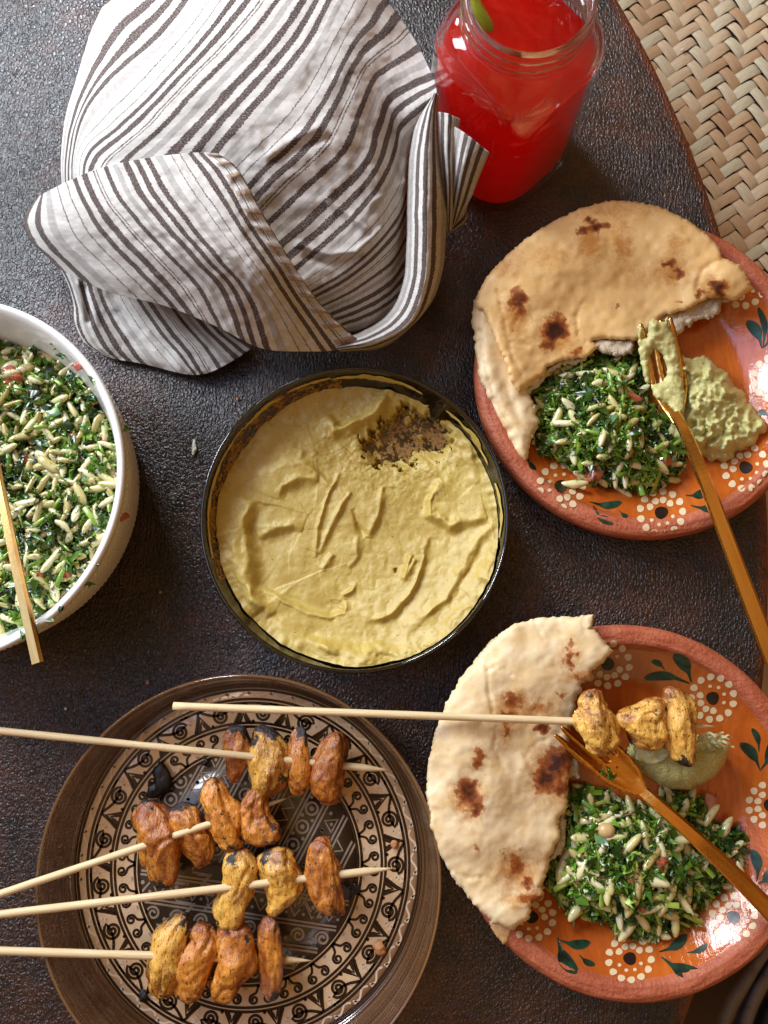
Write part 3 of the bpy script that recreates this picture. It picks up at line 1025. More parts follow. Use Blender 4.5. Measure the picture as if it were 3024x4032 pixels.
def build_pita2():
    t = root('pita_bread', 'pale pita with dark toasted blisters hanging over the left rim of the lower terracotta plate', 'pita bread', (C2[0] - .05, C2[1] + .01, .03), 'torn pita breads')
    out = [(2334, 2423), (2329, 2462), (2360, 2500), (2415, 2565), (2368, 2616), (2329, 2642), (2329, 2680), (2286, 2693), (2295, 2719), (2269, 2753), (2258, 2830), (2240, 2900), (2248, 3002), (2235, 3105), (2235, 3182),
           (2201, 3225), (2205, 3294), (2166, 3380), (2149, 3457), (2132, 3491), (2145, 3526), (2089, 3568), (2089, 3611), (2012, 3663), (1943, 3637), (1857, 3551), (1772, 3440), (1729, 3354), (1694, 3251), (1677, 3122),
           (1686, 3002), (1712, 2882), (1754, 2770), (1815, 2667), (1883, 2582), (1943, 2513), (2012, 2462), (2098, 2436), (2226, 2427)]
    z = bread_z(C2, .0330, .0430, .0020, 12, [(2010, 2500, 60, .002), (2130, 2560, 40, .0015), (1920, 2640, 60, .002), (1800, 3050, 70, .0025), (1960, 3130, 90, .002), (2060, 3010, 60, .002), (2100, 3290, 80, .0022),
                                             (1890, 3330, 70, .002), (2270, 2470, 50, .002), (2190, 3030, 90, .002)])
    z = cracks(z, [([(1880, 2590), (1915, 2640), (1960, 2625), (2020, 2660)], 5, .0014), ([(1915, 2640), (1920, 2720), (1950, 2830)], 6, .0012), ([(2100, 2430), (2115, 2480), (2140, 2520)], 5, .0010), ([(1800, 3440), (1860, 3465), (1900, 3455)], 5, .0010),
                   ([(1950, 2870), (1945, 2950), (1990, 3040)], 7, .0008), ([(2110, 3060), (2070, 2980), (2120, 2920), (2200, 2890)], 10, .0008), ([(2292, 2435), (2300, 2500)], 4, .0008)])
    ch = spots([(2010, 2760, 42, 48, .62), (2002, 2830, 34, 40, .6), (2130, 2780, 60, 26, .35), (2213, 2742, 30, 22, .45), (2243, 2592, 26, 34, .75), (2247, 2540, 20, 18, .45), (2286, 2663, 40, 18, .4), (1883, 2989, 30, 44, .6), (1843, 3120, 50, 62, .8),
                (1870, 3180, 32, 40, .75), (2195, 3000, 62, 66, .95), (2150, 3070, 52, 60, .85), (2205, 3105, 40, 30, .8), (2135, 2868, 40, 26, .85), (1992, 2880, 16, 50, .55), (1870, 3332, 17, 20, .55), (2029, 3405, 50, 60, .5), (2070, 3482, 32, 22, .7),
                (2085, 3535, 60, 30, .55), (1985, 3370, 14, 14, .5)])
    ts = spots([(2020, 2790, 80, 90, .7), (2110, 2800, 110, 40, .7), (2243, 2590, 46, 70, .6), (1843, 3150, 80, 90, .7), (2180, 3050, 120, 130, .75), (2040, 3430, 110, 100, .7), (2085, 3535, 110, 40, .9), (1883, 2989, 46, 60, .6), (2280, 2665, 80, 30, .7), (1995, 2870, 30, 70, .6)])
    slab('bread', out, z, .0048, M['pita2'], t, 10, 4.5, .09, dict(char=ch, toast=ts), bstep=6, round_px=24)
    zero = lambda px, py, d: np.zeros(px.shape)
    slab('torn_flap', [(1925, 3625), (1940, 3665), (1978, 3714), (2000, 3712), (2010, 3690), (2012, 3650), (1960, 3625)], lambda px, py, d: .036 + 0 * px, .002, M['pita2'], t, 9, 5, .06,
         dict(char=zero, toast=lambda px, py, d: np.full(px.shape, .5)), bstep=6, round_px=10)
    zc = lambda px, py, d: bread_z(C2, .0275, .036, .001, 4)(px, py, d) + .0014 * fbm(px * .05, py * .05, 2)
    slab('torn_crumb', [(2230, 2990), (2262, 2985), (2285, 3035), (2275, 3065), (2250, 3060), (2225, 3080)], zc, .004, M['crumb'], t, 8, 7, .07, bstep=5, round_px=10)
    slab('torn_crumb', [(2195, 3220), (2222, 3180), (2232, 3240), (2226, 3330), (2200, 3370), (2160, 3400), (2170, 3350), (2200, 3290)], zc, .004, M['crumb'], t, 8, 7, .07, bstep=5, round_px=10)
    slab('torn_flap', [(2300, 2430), (2336, 2420), (2332, 2470), (2312, 2475)], lambda px, py, d: .045 + 0 * px, .0015, M['pita2'], t, 8, 3, .06, dict(char=zero, toast=zero), bstep=6, round_px=8)


build_pita1()
build_pita2()

# ------------------------------------------------------------------ glass bowl and hummus
BC = np.array([-0.0184, 0.0642])
BWI = [(.0, .0100), (.060, .0100), (.074, .0104), (.0835, .0130), (.0875, .0185), (.0905, .0280), (.0930, .0380), (.0938, .0415)]


def build_bowl():
    t = root('glass_bowl', 'round smoked glass bowl in the middle of the table holding hummus', 'bowl', (BC[0], BC[1], 0))
    inner = list(BWI)
    prof = inner + [(.0941, .0438), (.0946, .0448), (.0955, .0451), (.0963, .0444), (.0968, .0428), (.0965, .0412), (.0960, .0400), (.0950, .0360), (.0925, .0260), (.0890, .0130), (.0850, .0060), (.0770, .0015), (.0600, .0006), (.0, .0006)]
    prof = [(max(r, 1e-4), z) for r, z in prof]
    V, Fc = lathe(prof, (BC[0], BC[1], 0), 192)
    part('glass_wall', V, Fc, M['bowl_glass'], t)

    hm = root('hummus', 'greenish hummus with swirls and a scraped patch filling the glass bowl', 'hummus', (BC[0], BC[1], .01))
    nr, nt = 230, 560
    th = np.linspace(0, 2 * PI, nt, endpoint=False)
    rr = np.linspace(0, 1, nr) ** .75
    A = np.repeat(th[None], nr, 0)
    # hummus is pushed low along the left and top of the bowl, heaped on the right and bottom
    left = np.exp(-((np.angle(np.exp(1j * (th - math.radians(150)))) / 1.05) ** 2))
    heap1 = np.exp(-((np.angle(np.exp(1j * (th - math.radians(-52)))) / 1.30) ** 2))
    zbody = .0252 + .0140 * heap1
    zedge = zbody + .0016 * fbm(np.cos(th) * 5, np.sin(th) * 5, 2.0) + .0008 * fbm(np.cos(th) * 17, np.sin(th) * 17, 1.0)
    rout = np.interp(zedge, [p[1] for p in BWI[2:]], [p[0] for p in BWI[2:]]) - .0005
    R = rr[:, None] * rout[None]
    X, Y = BC[0] + R * np.cos(A), BC[1] + R * np.sin(A)
    px, py = proj(np.stack([X, Y, np.full_like(X, .031)], -1))
    q = R / .0915
    heap = heap1[None] + 0 * q
    Z = .0205 + (zbody[None] - .0205) * (heap * q ** 2.4 + (1 - heap) * q ** 5) + (zedge - zbody)[None] * sstep(.90, 1.0, q / q.max(0, keepdims=True))
    dx, dy = 8 * fbm(px * .009, py * .009, 1, 3), 8 * fbm(px * .009, py * .009, 5, 3)
    ridges = [
        ([(990, 1960), (962, 2067), (978, 2135), (995, 2236), (1004, 2346), (1038, 2388)], 16, .0022, .0030),
        ([(1021, 2304), (1105, 2354), (1206, 2405), (1291, 2430), (1350, 2418), (1354, 2370)], 11, .0016, .0014),
        ([(1012, 2110), (1080, 2072), (1147, 2062), (1180, 2080)], 13, .0017, -.0010),
        ([(1085, 1960), (1110, 1905), (1173, 1884), (1240, 1890)], 13, .0016, -.0012),
        ([(1333, 1840), (1282, 1941), (1249, 2067), (1240, 2194)], 7, .0012, .0004),
        ([(1375, 1924), (1325, 2008), (1282, 2110), (1257, 2177)], 9, .0014, .0006),
        ([(1510, 1900), (1493, 2025), (1460, 2110)], 9, .0014, .0008),
        ([(1384, 1991), (1410, 2050), (1443, 2105)], 9, -.0022, 0),
        ([(1696, 2110), (1671, 2236), (1612, 2346), (1544, 2430), (1434, 2456)], 10, .0014, .0012),
        ([(1966, 2050), (1882, 2126), (1823, 2236), (1755, 2363), (1671, 2430), (1586, 2481)], 14, .0018, .0010),
        ([(1738, 1873), (1696, 1960), (1700, 2020), (1772, 2070), (1924, 2035)], 14, .0022, -.0016),
        ([(1274, 1629), (1308, 1688), (1380, 1660), (1460, 1620), (1544, 1519)], 20, .0040, .0005),
        ([(1307, 2177), (1262, 2245)], 10, .0018, 0), ([(1420, 2100), (1408, 2190), (1370, 2235)], 9, .0012, .0006),
        ([(1400, 2295), (1380, 2330), (1340, 2350)], 9, .0014, 0), ([(1620, 2180), (1600, 2270), (1640, 2200)], 11, .0022, 0), ([(1560, 2235), (1562, 2255)], 9, -.002, 0),
        ([(1190, 1760), (1180, 1800), (1230, 1850), (1300, 1900)], 12, .0008, .0006), ([(1000, 1860), (1120, 1810), (1230, 1800)], 14, .0007, .0008),
        ([(940, 1800), (1060, 1700), (1200, 1650)], 16, .0005, .0008), ([(1780, 1620), (1860, 1760), (1900, 1900)], 16, .0006, .0008), ([(1060, 2430), (1200, 2520), (1420, 2570), (1600, 2560)], 22, .0018, .0014),
        ([(1250, 2540), (1330, 2570)], 14, .0016, 0), ([(1430, 2560), (1480, 2540), (1540, 2570)], 14, .0016, 0), ([(1480, 2580), (1540, 2575)], 10, -.002, 0), ([(900, 2080), (930, 2200), (990, 2330), (1060, 2420)], 26, .0020, 0),
        ([(1820, 2330), (1900, 2230), (1950, 2130)], 18, .0014, .0006), ([(1760, 2460), (1850, 2380)], 16, .0016, 0)]
    hx, hy = px + dx, py + dy
    for P, w, k, s in ridges:
        d, sd, a = poly_arc(hx, hy, P)
        end = np.clip(np.sin(a * PI), 0, 1) ** .35
        w2 = w * (1.25 + .5 * fbm(px * .02, py * .02, w))
        Z = Z + k * 1.35 * end * np.exp(-(d / w2) ** 2) * (1 + .5 * fbm(px * .018, py * .018, w * 3.1, 2)) + s * 1.7 * end * np.tanh(sd * d / w) * np.exp(-d / (w * 7))
    Z = Z + .0009 * fbm(px * .0075, py * .0075, 3, 3) + .0006 * heap * np.abs(fbm(px * .02, py * .02, 9, 3)) + .00010 * fbm(px * .05, py * .05, 7, 3)
    rough_area = np.exp(-(((px - 1590) / 330) ** 2 + ((py - 1700) / 220) ** 2)) + .6 * np.exp(-((np.hypot(px - 1390, py - 2040) - 590) / 60) ** 2) * heap
    streak = fbm((px * .8 + py * .6) * .014, (py * .8 - px * .6) * .05, 4, 4)
    Z = Z + .0010 * rough_area * (fbm(px * .035, py * .035, 11, 4) + .8 * streak)
    # the scraped patch where the bowl shows through
    m = np.exp(-(((px - 1600) / 150) ** 2 + ((py - 1690) / 120) ** 2) * 1.3) * 1.0 + .75 * np.exp(-(((px - 1530) / 95) ** 2 + ((py - 1760) / 55) ** 2)) + .55 * np.exp(-(((px - 1730) / 45) ** 2 + ((py - 1700) / 90) ** 2))
    mm = np.where(m > .16, m, -1) + .50 * fbm(px * .034 + .4, py * .022, 21, 5, .65) + .30 * streak
    Z = Z - .0085 * sstep(.12, .8, m)
    Z = Z - .010 * sstep(.50, .82, mm)
    # keep inside the glass
    zf = np.interp(R, [p[0] for p in BWI], [p[1] for p in BWI])
    Fc = gridf(nr, nt, True)[:, ::-1]
    hole = (Z < zf + .0004).ravel()
    Fc = Fc[~hole[Fc].all(1)]
    Z = np.maximum(Z, zf + .0002)
    part('spread', np.stack([X, Y, Z], -1).reshape(-1, 3), Fc, M['hummus'], hm)
    # the thin film left on the scraped floor and along the left wall of the bowl
    m = NT('hummus_film')
    c = m.co()
    nz = m.noise(330, c, 6, .75)
    nz2 = m.noise(95, c, 3)
    k = m.ramp(m.math('ADD', m.math('MULTIPLY', nz, .7), m.math('MULTIPLY', nz2, .3)), (.47, 0.0), (.53, 1.0))
    tr = m.n('BsdfTransparent', 0, Color=(1, 1, 1))
    df = m.n('BsdfDiffuse', 0, Color=m.mix(m.noise(500, c, 3), (.17, .075, .030), (.46, .27, .095)))
    sh = m.n('MixShader', 0, i0=k, i1=tr, i2=df)
    m.t.links.new(sh, m.out.inputs[0])
    g = at(1600, 1690, .0105)
    th2 = np.linspace(0, 2 * PI, 40, endpoint=False)
    V, Fc = lathe([(1e-4, .0107), (.008, .0107), (.016, .0107), (.022, .0107), (.027, .0107), (.032, .0107)], (g[0], g[1], 0), 60)
    rad = np.hypot(V[:, 0] - BC[0], V[:, 1] - BC[1])
    V[:, 2] = np.interp(rad, [p[0] for p in BWI], [p[1] for p in BWI]) + .0004
    Fc = Fc[(rad < .0885)[Fc].all(1)]
    part('thin_film', V, Fc, m.m, hm)
    T = np.radians(np.linspace(96, 205, 90))
    S = np.linspace(.0235, .0398, 8)
    RR = np.interp(S, [p[1] for p in BWI[1:]], [p[0] for p in BWI[1:]]) - .0003
    V = np.stack([BC[0] + RR[:, None] * np.cos(T), BC[1] + RR[:, None] * np.sin(T), S[:, None] + 0 * T], -1).reshape(-1, 3)
    part('thin_film', V, gridf(8, 90), m.m, hm)
    # hummus wiped up the glass wall
    rs = np.random.default_rng(5)
    for (a0, a1, z0, z1) in [(122, 141, .037, .0412), (141, 196, .0385, .0405), (62, 100, .0365, .0415), (22, 50, .035, .0412), (-8, 14, .037, .0415), (100, 118, .0385, .0405), (-100, -40, .034, .039)]:
        n = max(30, int(abs(a1 - a0) * 2))
        T = np.radians(np.linspace(a0, a1, n))
        k = 7
        S = np.linspace(0, 1, k)
        tt = np.linspace(0, 1, n)
        env = np.sin(tt * PI) ** .5 * (.65 + .35 * fbm(np.degrees(T) * .22, a0 * 1.0, 1, 4))
        zt = z0 + (z1 - z0) * np.clip(env, .05, 1.1)
        zb = z0 - .001 + .0012 * fbm(np.degrees(T) * .3, a1, 2)
        ZZ = zb[None] + (zt - zb)[None] * S[:, None]
        RR = np.interp(ZZ, [p[1] for p in BWI[1:]], [p[0] for p in BWI[1:]]) - .0006 - .0005 * np.sin(S * PI)[:, None]
        V = np.stack([BC[0] + RR * np.cos(T), BC[1] + RR * np.sin(T), ZZ], -1).reshape(-1, 3)
        part('wall_smear', V, gridf(k, n), M['hummus'], hm)


build_bowl()

# ------------------------------------------------------------------ patterned glass plate
GC = np.array([-0.0860, -0.1530])
U = 1.602e-4                      # metres per photo pixel on the plate floor


def ribbon(pts, w, z, taper=False):
    pts = np.asarray(pts, float)
    d = np.gradient(pts, axis=0)
    d /= np.maximum(np.hypot(d[:, 0], d[:, 1]), 1e-12)[:, None]
    n = np.stack([-d[:, 1], d[:, 0]], -1)
    ww = np.full(len(pts), w / 2)
    if taper:
        ww = ww * np.linspace(.8, 1.3, len(pts))
    a, b = pts + n * ww[:, None], pts - n * ww[:, None]
    V = np.concatenate([a, b])
    V = np.c_[V, np.full(len(V), z)]
    m = len(pts)
    Fc = [(i, i + m, i + 1 + m, i + 1) for i in range(m - 1)]
    return V, Fc


class Ink:
    def __init__(s):
        s.V, s.F, s.n = [], [], 0

    def add(s, V, Fc):
        s.V.append(V)
        s.F += [tuple(i + s.n for i in f) for f in Fc]
        s.n += len(V)

    def line(s, pts, w, z):
        s.add(*ribbon(pts, w, z))

    def dot(s, x, y, r, z, n=10):
        t = np.linspace(0, 2 * PI, n, endpoint=False)
        V = np.c_[x + r * np.cos(t), y + r * np.sin(t), np.full(n, z)]
        s.add(V, [tuple(range(n))])

    def build(s, name, mat, parent):
        return part(name, np.concatenate(s.V) + [GC[0], GC[1], 0], s.F, mat, parent, False)


def build_glass_plate():
    t = root('patterned_glass_plate', 'round glass plate with brown and cream scroll pattern under the chicken skewers', 'plate', (GC[0], GC[1], 0))
    # glass wall
    base = .1105
    wall = [(base - .0005, .0060), (base + .0018, .0085), (base + .0038, .0180), (base + .0056, .0300), (base + .0066, .0370), (base + .0078, .0398), (base + .0088, .0402), (base + .0096, .0394),
            (base + .0094, .0370), (base + .0082, .0290), (base + .0064, .0160), (base + .0040, .0060), (base + .0005, .0010), (base - .006, .0004)]
    seg = []
    for a, b in zip(wall[:-1], wall[1:]):
        seg += [tuple(np.array(a) + (np.array(b) - np.array(a)) * k / 4) for k in range(4)]
    seg.append(wall[-1])

    def disp(R, Z, T):
        w = .00022 * np.sin(Z * 1900) + .0002 * fbm(np.cos(T) * 3, np.sin(T) * 3, Z * 500, 2)
        return R + w * (Z > .008) * (Z < .038), Z
    V, Fc = lathe(seg, (GC[0], GC[1], 0), 256, disp)
    m = NT('plate_wall_glass')
    fr = m.fres(1.55)
    sz = m.n('SeparateXYZ', 2, i0=m.n('NewGeometry', 0))
    bands = m.noise(1.0, m.n('CombineXYZ', 0, X=0.0, Y=0.0, Z=m.math('MULTIPLY', sz, 330.0)), 3, .75)
    tr = m.n('BsdfTransparent', 0, Color=(.80, .70, .60))
    gl = m.n('BsdfGlossy', 0, Color=(1, 1, 1), Roughness=.10, Normal=m.bump(bands, .0012))
    df = m.n('BsdfDiffuse', 0, Color=m.mix(m.ramp(bands, (.35, 0.0), (.65, 1.0)), (.05, .020, .008), (.36, .175, .070)))  # brown streaks painted in for reflections on the glass
    s1 = m.n('MixShader', 0, i0=m.ramp(bands, (.36, .06), (.62, .55)), i1=tr, i2=df)
    s2 = m.n('MixShader', 0, i0=m.math('ADD', fr, .07), i1=s1, i2=gl)
    m.t.links.new(s2, m.out.inputs[0])
    part('glass_rim', V, Fc, m.m, t)
    zb = .0060
    V, Fc = lathe([(.0705, zb), (.0800, zb), (.0950, zb), (base - .0004, zb), (base - .0004, .0022), (.0705, .0022)], (GC[0], GC[1], 0), 192)
    part('painted_border', V, Fc, M['plate_cream'], t)
    V, Fc = lathe([(1e-4, zb), (.04, zb), (.0705, zb), (.0705, .0022), (1e-4, .0022)], (GC[0], GC[1], 0), 128)
    part('painted_centre', V, Fc, M['plate_dark'], t)
    z1, z2 = zb + .00018, zb + .00030
    rings = Ink()
    th = np.linspace(0, 2 * PI, 240)
    for r in (687, 674, 637, 622, 543, 528, 449, 434):
        rings.line(np.stack([np.cos(th), np.sin(th)], -1) * r * U, 10.5 * U, z1)
    rings.build('ring_lines', M['line_dark'], t)
    ink, pale = Ink(), Ink()
    NS = 21

    def polar(r, a):
        return np.stack([r * np.cos(a), r * np.sin(a)], -1) * U

    def local(a0, r0, x, y):
        """x along the ring, y outwards, pixels"""
        r = r0 + np.asarray(y, float)
        return polar(r, a0 + np.asarray(x, float) / r0)
    for k in range(NS):
        a = k * 2 * PI / NS + .05
        s = np.linspace(0, 1, 34)
        ph = s * 2 * PI * 2.05
        rad = 5 + 30 * s
        x, y = rad * np.cos(ph + 2.4) - 34, rad * np.sin(ph + 2.4) - 2
        # tail sweeps out to the tip of the chevron
        tx = np.linspace(x[-1], 46, 12)[1:]
        u = np.linspace(0, 1, 12)[1:]
        ty = y[-1] + (38 - y[-1]) * u ** 1.5 - 16 * np.sin(u * PI)
        ink.line(local(a, 583, np.concatenate([x, tx]), np.concatenate([y, ty])), 11 * U, z1)
        for kk in range(3):
            d = 1 - kk * .30
            ap = 38 - kk * 20
            X = np.array([46 - 40 * d, 46 - 20 * d, 46, 46 + 20 * d, 46 + 40 * d]) + 4
            Y = np.array([-36, (ap - 36) / 2 - 6 * d, ap, (ap - 36) / 2 - 6 * d, -36.0])
            if kk:
                ink.line(local(a, 583, X, Y), 9.5 * U, z1)
        X = np.array([50, 62, 76, 88])
        Y = np.array([38, 8, -18, -36.0])
        ink.line(local(a, 583, X, Y), 10.5 * U, z1)
        p = local(a, 583, 8, -34)
        ink.dot(p[0], p[1], 7 * U, z1)
        for (dx, dy, r) in ((-76, 34, 13), (-58, 38, 9), (-84, 10, 10), (-10, 36, 6), (4, 30, 5), (12, 20, 5), (-88, -14, 6), (-80, -32, 6), (-30, -2, 5), (-46, -2, 4), (84, 24, 12), (96, 2, 7)):
            q = local(a, 583, dx, dy)
            pale.dot(q[0], q[1], r * .85 * U, z1)
    NH = 26
    for k in range(NH):
        a = k * 2 * PI / NH
        for sgn in (-1, 1):
            s = np.linspace(0, 1, 26)
            ph = s * 2 * PI * 1.45
            rad = 4 + 15 * s
            x, y = rad * np.cos(ph + 1.9) - 26, rad * np.sin(ph + 1.9) + 12
            u = np.linspace(0, 1, 10)[1:]
            tx = x[-1] + (-5 - x[-1]) * u
            ty = y[-1] + (-36 - y[-1]) * u ** .8 + 10 * np.sin(u * PI)
            ink.line(local(a, 488, sgn * np.concatenate([x, tx]), np.concatenate([y, ty])), 9.5 * U, z1)
            p = local(a, 488, sgn * 5, -36)
            ink.dot(p[0], p[1], 6 * U, z1)
        for dx in (-18, -9, 0, 9, 18):
            pale.line(local(a + PI / NH, 488, np.linspace(dx * .3, dx * 1.5, 4), np.linspace(-30, 12, 4)), 5 * U, z1)
            q = local(a + PI / NH, 488, dx * 1.6, 18)
            pale.dot(q[0], q[1], 6 * U, z1)
        q = local(a, 488, 0, 14)
        pale.dot(q[0], q[1], 6 * U, z1)
    # wavy pale scroll in the outermost band
    for k in range(46):
        a = k * 2 * PI / 46
        s = np.linspace(0, 1, 14)
        pale.line(local(a, 656, -40 + 80 * s, 11 * np.sin(s * 2 * PI) - 2), 8 * U, z1)
        q = local(a, 656, -34, 9)
        pale.dot(q[0], q[1], 8 * U, z1)
    ink.build('scroll_lines', M['line_dark'], t)
    pale.build('pale_dots', M['line_pale'], t)
    # geometric bands of the dark middle
    mid = Ink()
    R0 = 425

    def chord(ang, off, ofs0=-1, ofs1=1):
        ca, sa = math.cos(ang), math.sin(ang)
        h = math.sqrt(max(R0 ** 2 - off ** 2, 0))
        a, b = max(-h, ofs0 * R0), min(h, ofs1 * R0)
        return a, b, lambda s, o=0: np.stack([np.asarray(s) * ca - (off + o) * sa, np.asarray(s) * sa + (off + o) * ca], -1) * U
    A1 = math.radians(62)
    for i, off in enumerate((-330, -255, -165, -80, 10, 95, 190, 275, 350)):
        a, b, f = chord(A1, off, -.12, 1)
        if b - a < 60:
            continue
        for o in (-8, 8):
            mid.line(f(np.linspace(a, b, 4), o), 8 * U, z1)
        W = 60
        if i % 3 == 0:
            s = np.arange(a + 10, b - 10, 26)
            mid.line(f(s, 0) + (f(s, 1) - f(s, 0)) * (44 + 20 * (np.arange(len(s)) % 2 * 2 - 1))[:, None], 8 * U, z1)
        elif i % 3 == 1:
            for s in np.arange(a + 40, b - 30, 74):
                mid.line(f(np.array([s - 28, s, s + 28, s - 28]), 0) + np.array([[0, 0]]) + (f(0, 1) - f(0, 0)) * np.array([22, 66, 22, 22])[:, None], 7 * U, z1)
                q = f(s, 36)
                mid.dot(q[0], q[1], 7 * U, z1)
                for d in (-36, 36):
                    q = f(s + d, 58)
                    mid.dot(q[0], q[1], 7 * U, z1)
        else:
            for s in np.arange(a + 40, b - 30, 78):
                th2 = np.linspace(0, 2 * PI, 16)
                c = f(s, 44)
                mid.line(c + np.stack([np.cos(th2), np.sin(th2)], -1) * 24 * U, 8 * U, z1)
                mid.dot(c[0], c[1], 9 * U, z1)
                for d in (20, 66):
                    q = f(s + 39, d)
                    mid.dot(q[0], q[1], 7 * U, z1)
    A2 = math.radians(-8)
    for i, off in enumerate((-90, -190, -280, -350)):
        a, b, f = chord(A2, off, -1, 1)
        for o in (-7, 7):
            mid.line(f(np.linspace(a, b, 4), o), 8 * U, z1 + .00004)
        if i % 2 == 0:
            s = np.arange(a + 14, b - 14, 34)
            mid.line(f(s, 0) + (f(0, 1) - f(0, 0)) * (-50 + 26 * (np.arange(len(s)) % 2 * 2 - 1))[:, None], 9 * U, z1)
            for x in s[::2]:
                q = f(x, -36)
                mid.dot(q[0], q[1], 8 * U, z1)
            for x in s[1::2]:
                q = f(x, -66)
                mid.dot(q[0], q[1], 6 * U, z1)
        else:
            for x in np.arange(a + 40, b - 40, 96):
                s = np.linspace(0, 1, 22)
                ph = s * 2 * PI * 1.5
                c = f(x, -44)
                mid.line(c + np.stack([(6 + 22 * s) * np.cos(ph), (6 + 22 * s) * np.sin(ph)], -1) * U, 9 * U, z1)
                q = f(x + 48, -60)
                mid.dot(q[0], q[1], 8 * U, z1)
    A3 = math.radians(20)
    for i in range(5):
        for j in range(3):
            s = -370 + j * 95
            o = -70 + i * 80
            if math.hypot(s, o) > 370:
                continue
            ca, sa = math.cos(A3), math.sin(A3)
            g = lambda x, y: np.stack([x * ca - y * sa, x * sa + y * ca], -1) * U
            for d in (1, .6):
                mid.line(g(s + np.array([-38, 30, -38]) * d, o + np.array([-36, 0, 36]) * d), 8 * U, z1)
    mid.build('geometric_lines', M['line_taupe'], t)
    for (px, py, r, ax) in [(632, 3068, 44, 1.6), (610, 3110, 34, 1.2), (1400, 3500, 20, 1.0), (1495, 3735, 26, 1.0), (1555, 3325, 14, 1.3), (565, 3925, 18, 1.5), (810, 3000, 12, 1)]:
        x = at(px, py, .008)
        o = link('burnt_scrap', scrap(r * 1.6e-4, M['burnt'] if (px, py) != (1495, 3735) and px != 1555 else M['tan_crumb'], ax), None, loc=x)
        tag(o, BURNT[(px, py)], 'food scrap')


BURNT = {(632, 3068): 'largest black burnt scrap on the patterned plate under the top skewer stick', (610, 3110): 'black burnt scrap touching the lower left of the largest scrap',
         (1400, 3500): 'round burnt bit beside the tip of the skewer pointing at the right rim', (1495, 3735): 'reddish brown crust bit at the lower right of the patterned plate',
         (1555, 3325): 'tiny brown crust bit above a spiral near the right of the patterned plate', (565, 3925): 'burnt bit on the border at the lower left of the patterned plate',
         (810, 3000): 'tiny burnt bit between the top skewer stick and the plate centre'}


def scrap(r, mat, ax=1.0, seed=None):
    n = 9
    rs = np.random.default_rng(int(r * 1e6) + 3)
    th = np.linspace(0, PI, n)
    ph = np.linspace(0, 2 * PI, 14, endpoint=False)
    T, P = np.meshgrid(th, ph, indexing='ij')
    x, y, z = np.sin(T) * np.cos(P), np.sin(T) * np.sin(P), np.cos(T)
    k = 1 + .45 * fbm(x * 1.7 + r * 1e4, y * 1.7, z * 1.7, 3)
    V = np.stack([x * k * r / ax ** .5, y * k * r * ax ** .5, z * k * r * .35], -1).reshape(-1, 3)
    return mesh('burnt_scrap', V, gridf(n, 14, True), mat, solid=True)


build_glass_plate()


# ------------------------------------------------------------------ chicken skewers
def meat(px, py, z, hl, hw, ang, seed, mat, parent, curl=0.0, charends=(0.6, 0.3), brown=.3, fat=.80):
    """one grilled chicken strip; ang turns its length in the photo (0 = upright, + = top leans right)"""
    nu, nv = 90, 60
    hl, hw = hl * .99, hw * 1.0
    u = np.linspace(0, PI, nu)
    v = np.linspace(0, 2 * PI, nv, endpoint=False)
    Uu, Vv = np.meshgrid(u, v, indexing='ij')
    t = np.cos(Uu)                       # -1 bottom .. 1 top
    k = np.sin(Uu) ** .72
    x, y, zz = k * np.cos(Vv), t, k * np.sin(Vv)
    s = seed * 7.7
    # muscle folds: grooves that run along the strip, plus lumps
    lump = .24 * fbm(x * 1.2 + s, y * 1.5, zz * 1.2 + s, 3)
    fold = -.17 * np.exp(-((np.abs(fbm(x * 1.1 + s, y * .6 + s, zz * 1.1, 1))) / .12) ** 2)
    fine = .032 * fbm(x * 5 + s, y * 6, zz * 5, 4)
    rad = 1 + lump + fold * .7 + fine
    wob = .16 * np.sin(y * 2.3 + s) + .07 * np.sin(y * 4.1 + 2 * s)
    tap = 1 + .18 * np.sin(s) * y
    X = (x * rad * tap + wob) * hw + curl * hw * (y * y - .4)
    Y = y * hl * (1 + .05 * fbm(x * 2, zz * 2, s, 2))
    Zz = zz * rad * hw * fat * tap
    a = math.radians(ang)
    ca, sa = math.cos(a), math.sin(a)
    mpp = (H - z) / F
    wx = (X * ca + Y * sa) * mpp
    wy = (-X * sa + Y * ca) * mpp
    c = at(px, py, z)
    W = np.stack([c[0] + wx, c[1] + wy, z + Zz * mpp], -1).reshape(-1, 3)
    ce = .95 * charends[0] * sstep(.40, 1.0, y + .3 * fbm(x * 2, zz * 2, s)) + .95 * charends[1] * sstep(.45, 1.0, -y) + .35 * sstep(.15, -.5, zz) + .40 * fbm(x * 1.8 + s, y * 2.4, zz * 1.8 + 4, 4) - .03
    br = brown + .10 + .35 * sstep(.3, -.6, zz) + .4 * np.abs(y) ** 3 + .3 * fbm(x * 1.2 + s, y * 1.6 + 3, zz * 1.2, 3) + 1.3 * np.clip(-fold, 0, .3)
    part('chicken_piece', W, gridf(nu, nv, True)[:, ::-1], mat, parent, True, dict(char=np.clip(ce, 0, 1).ravel(), brown=np.clip(br, 0, 1).ravel()), solid=True)


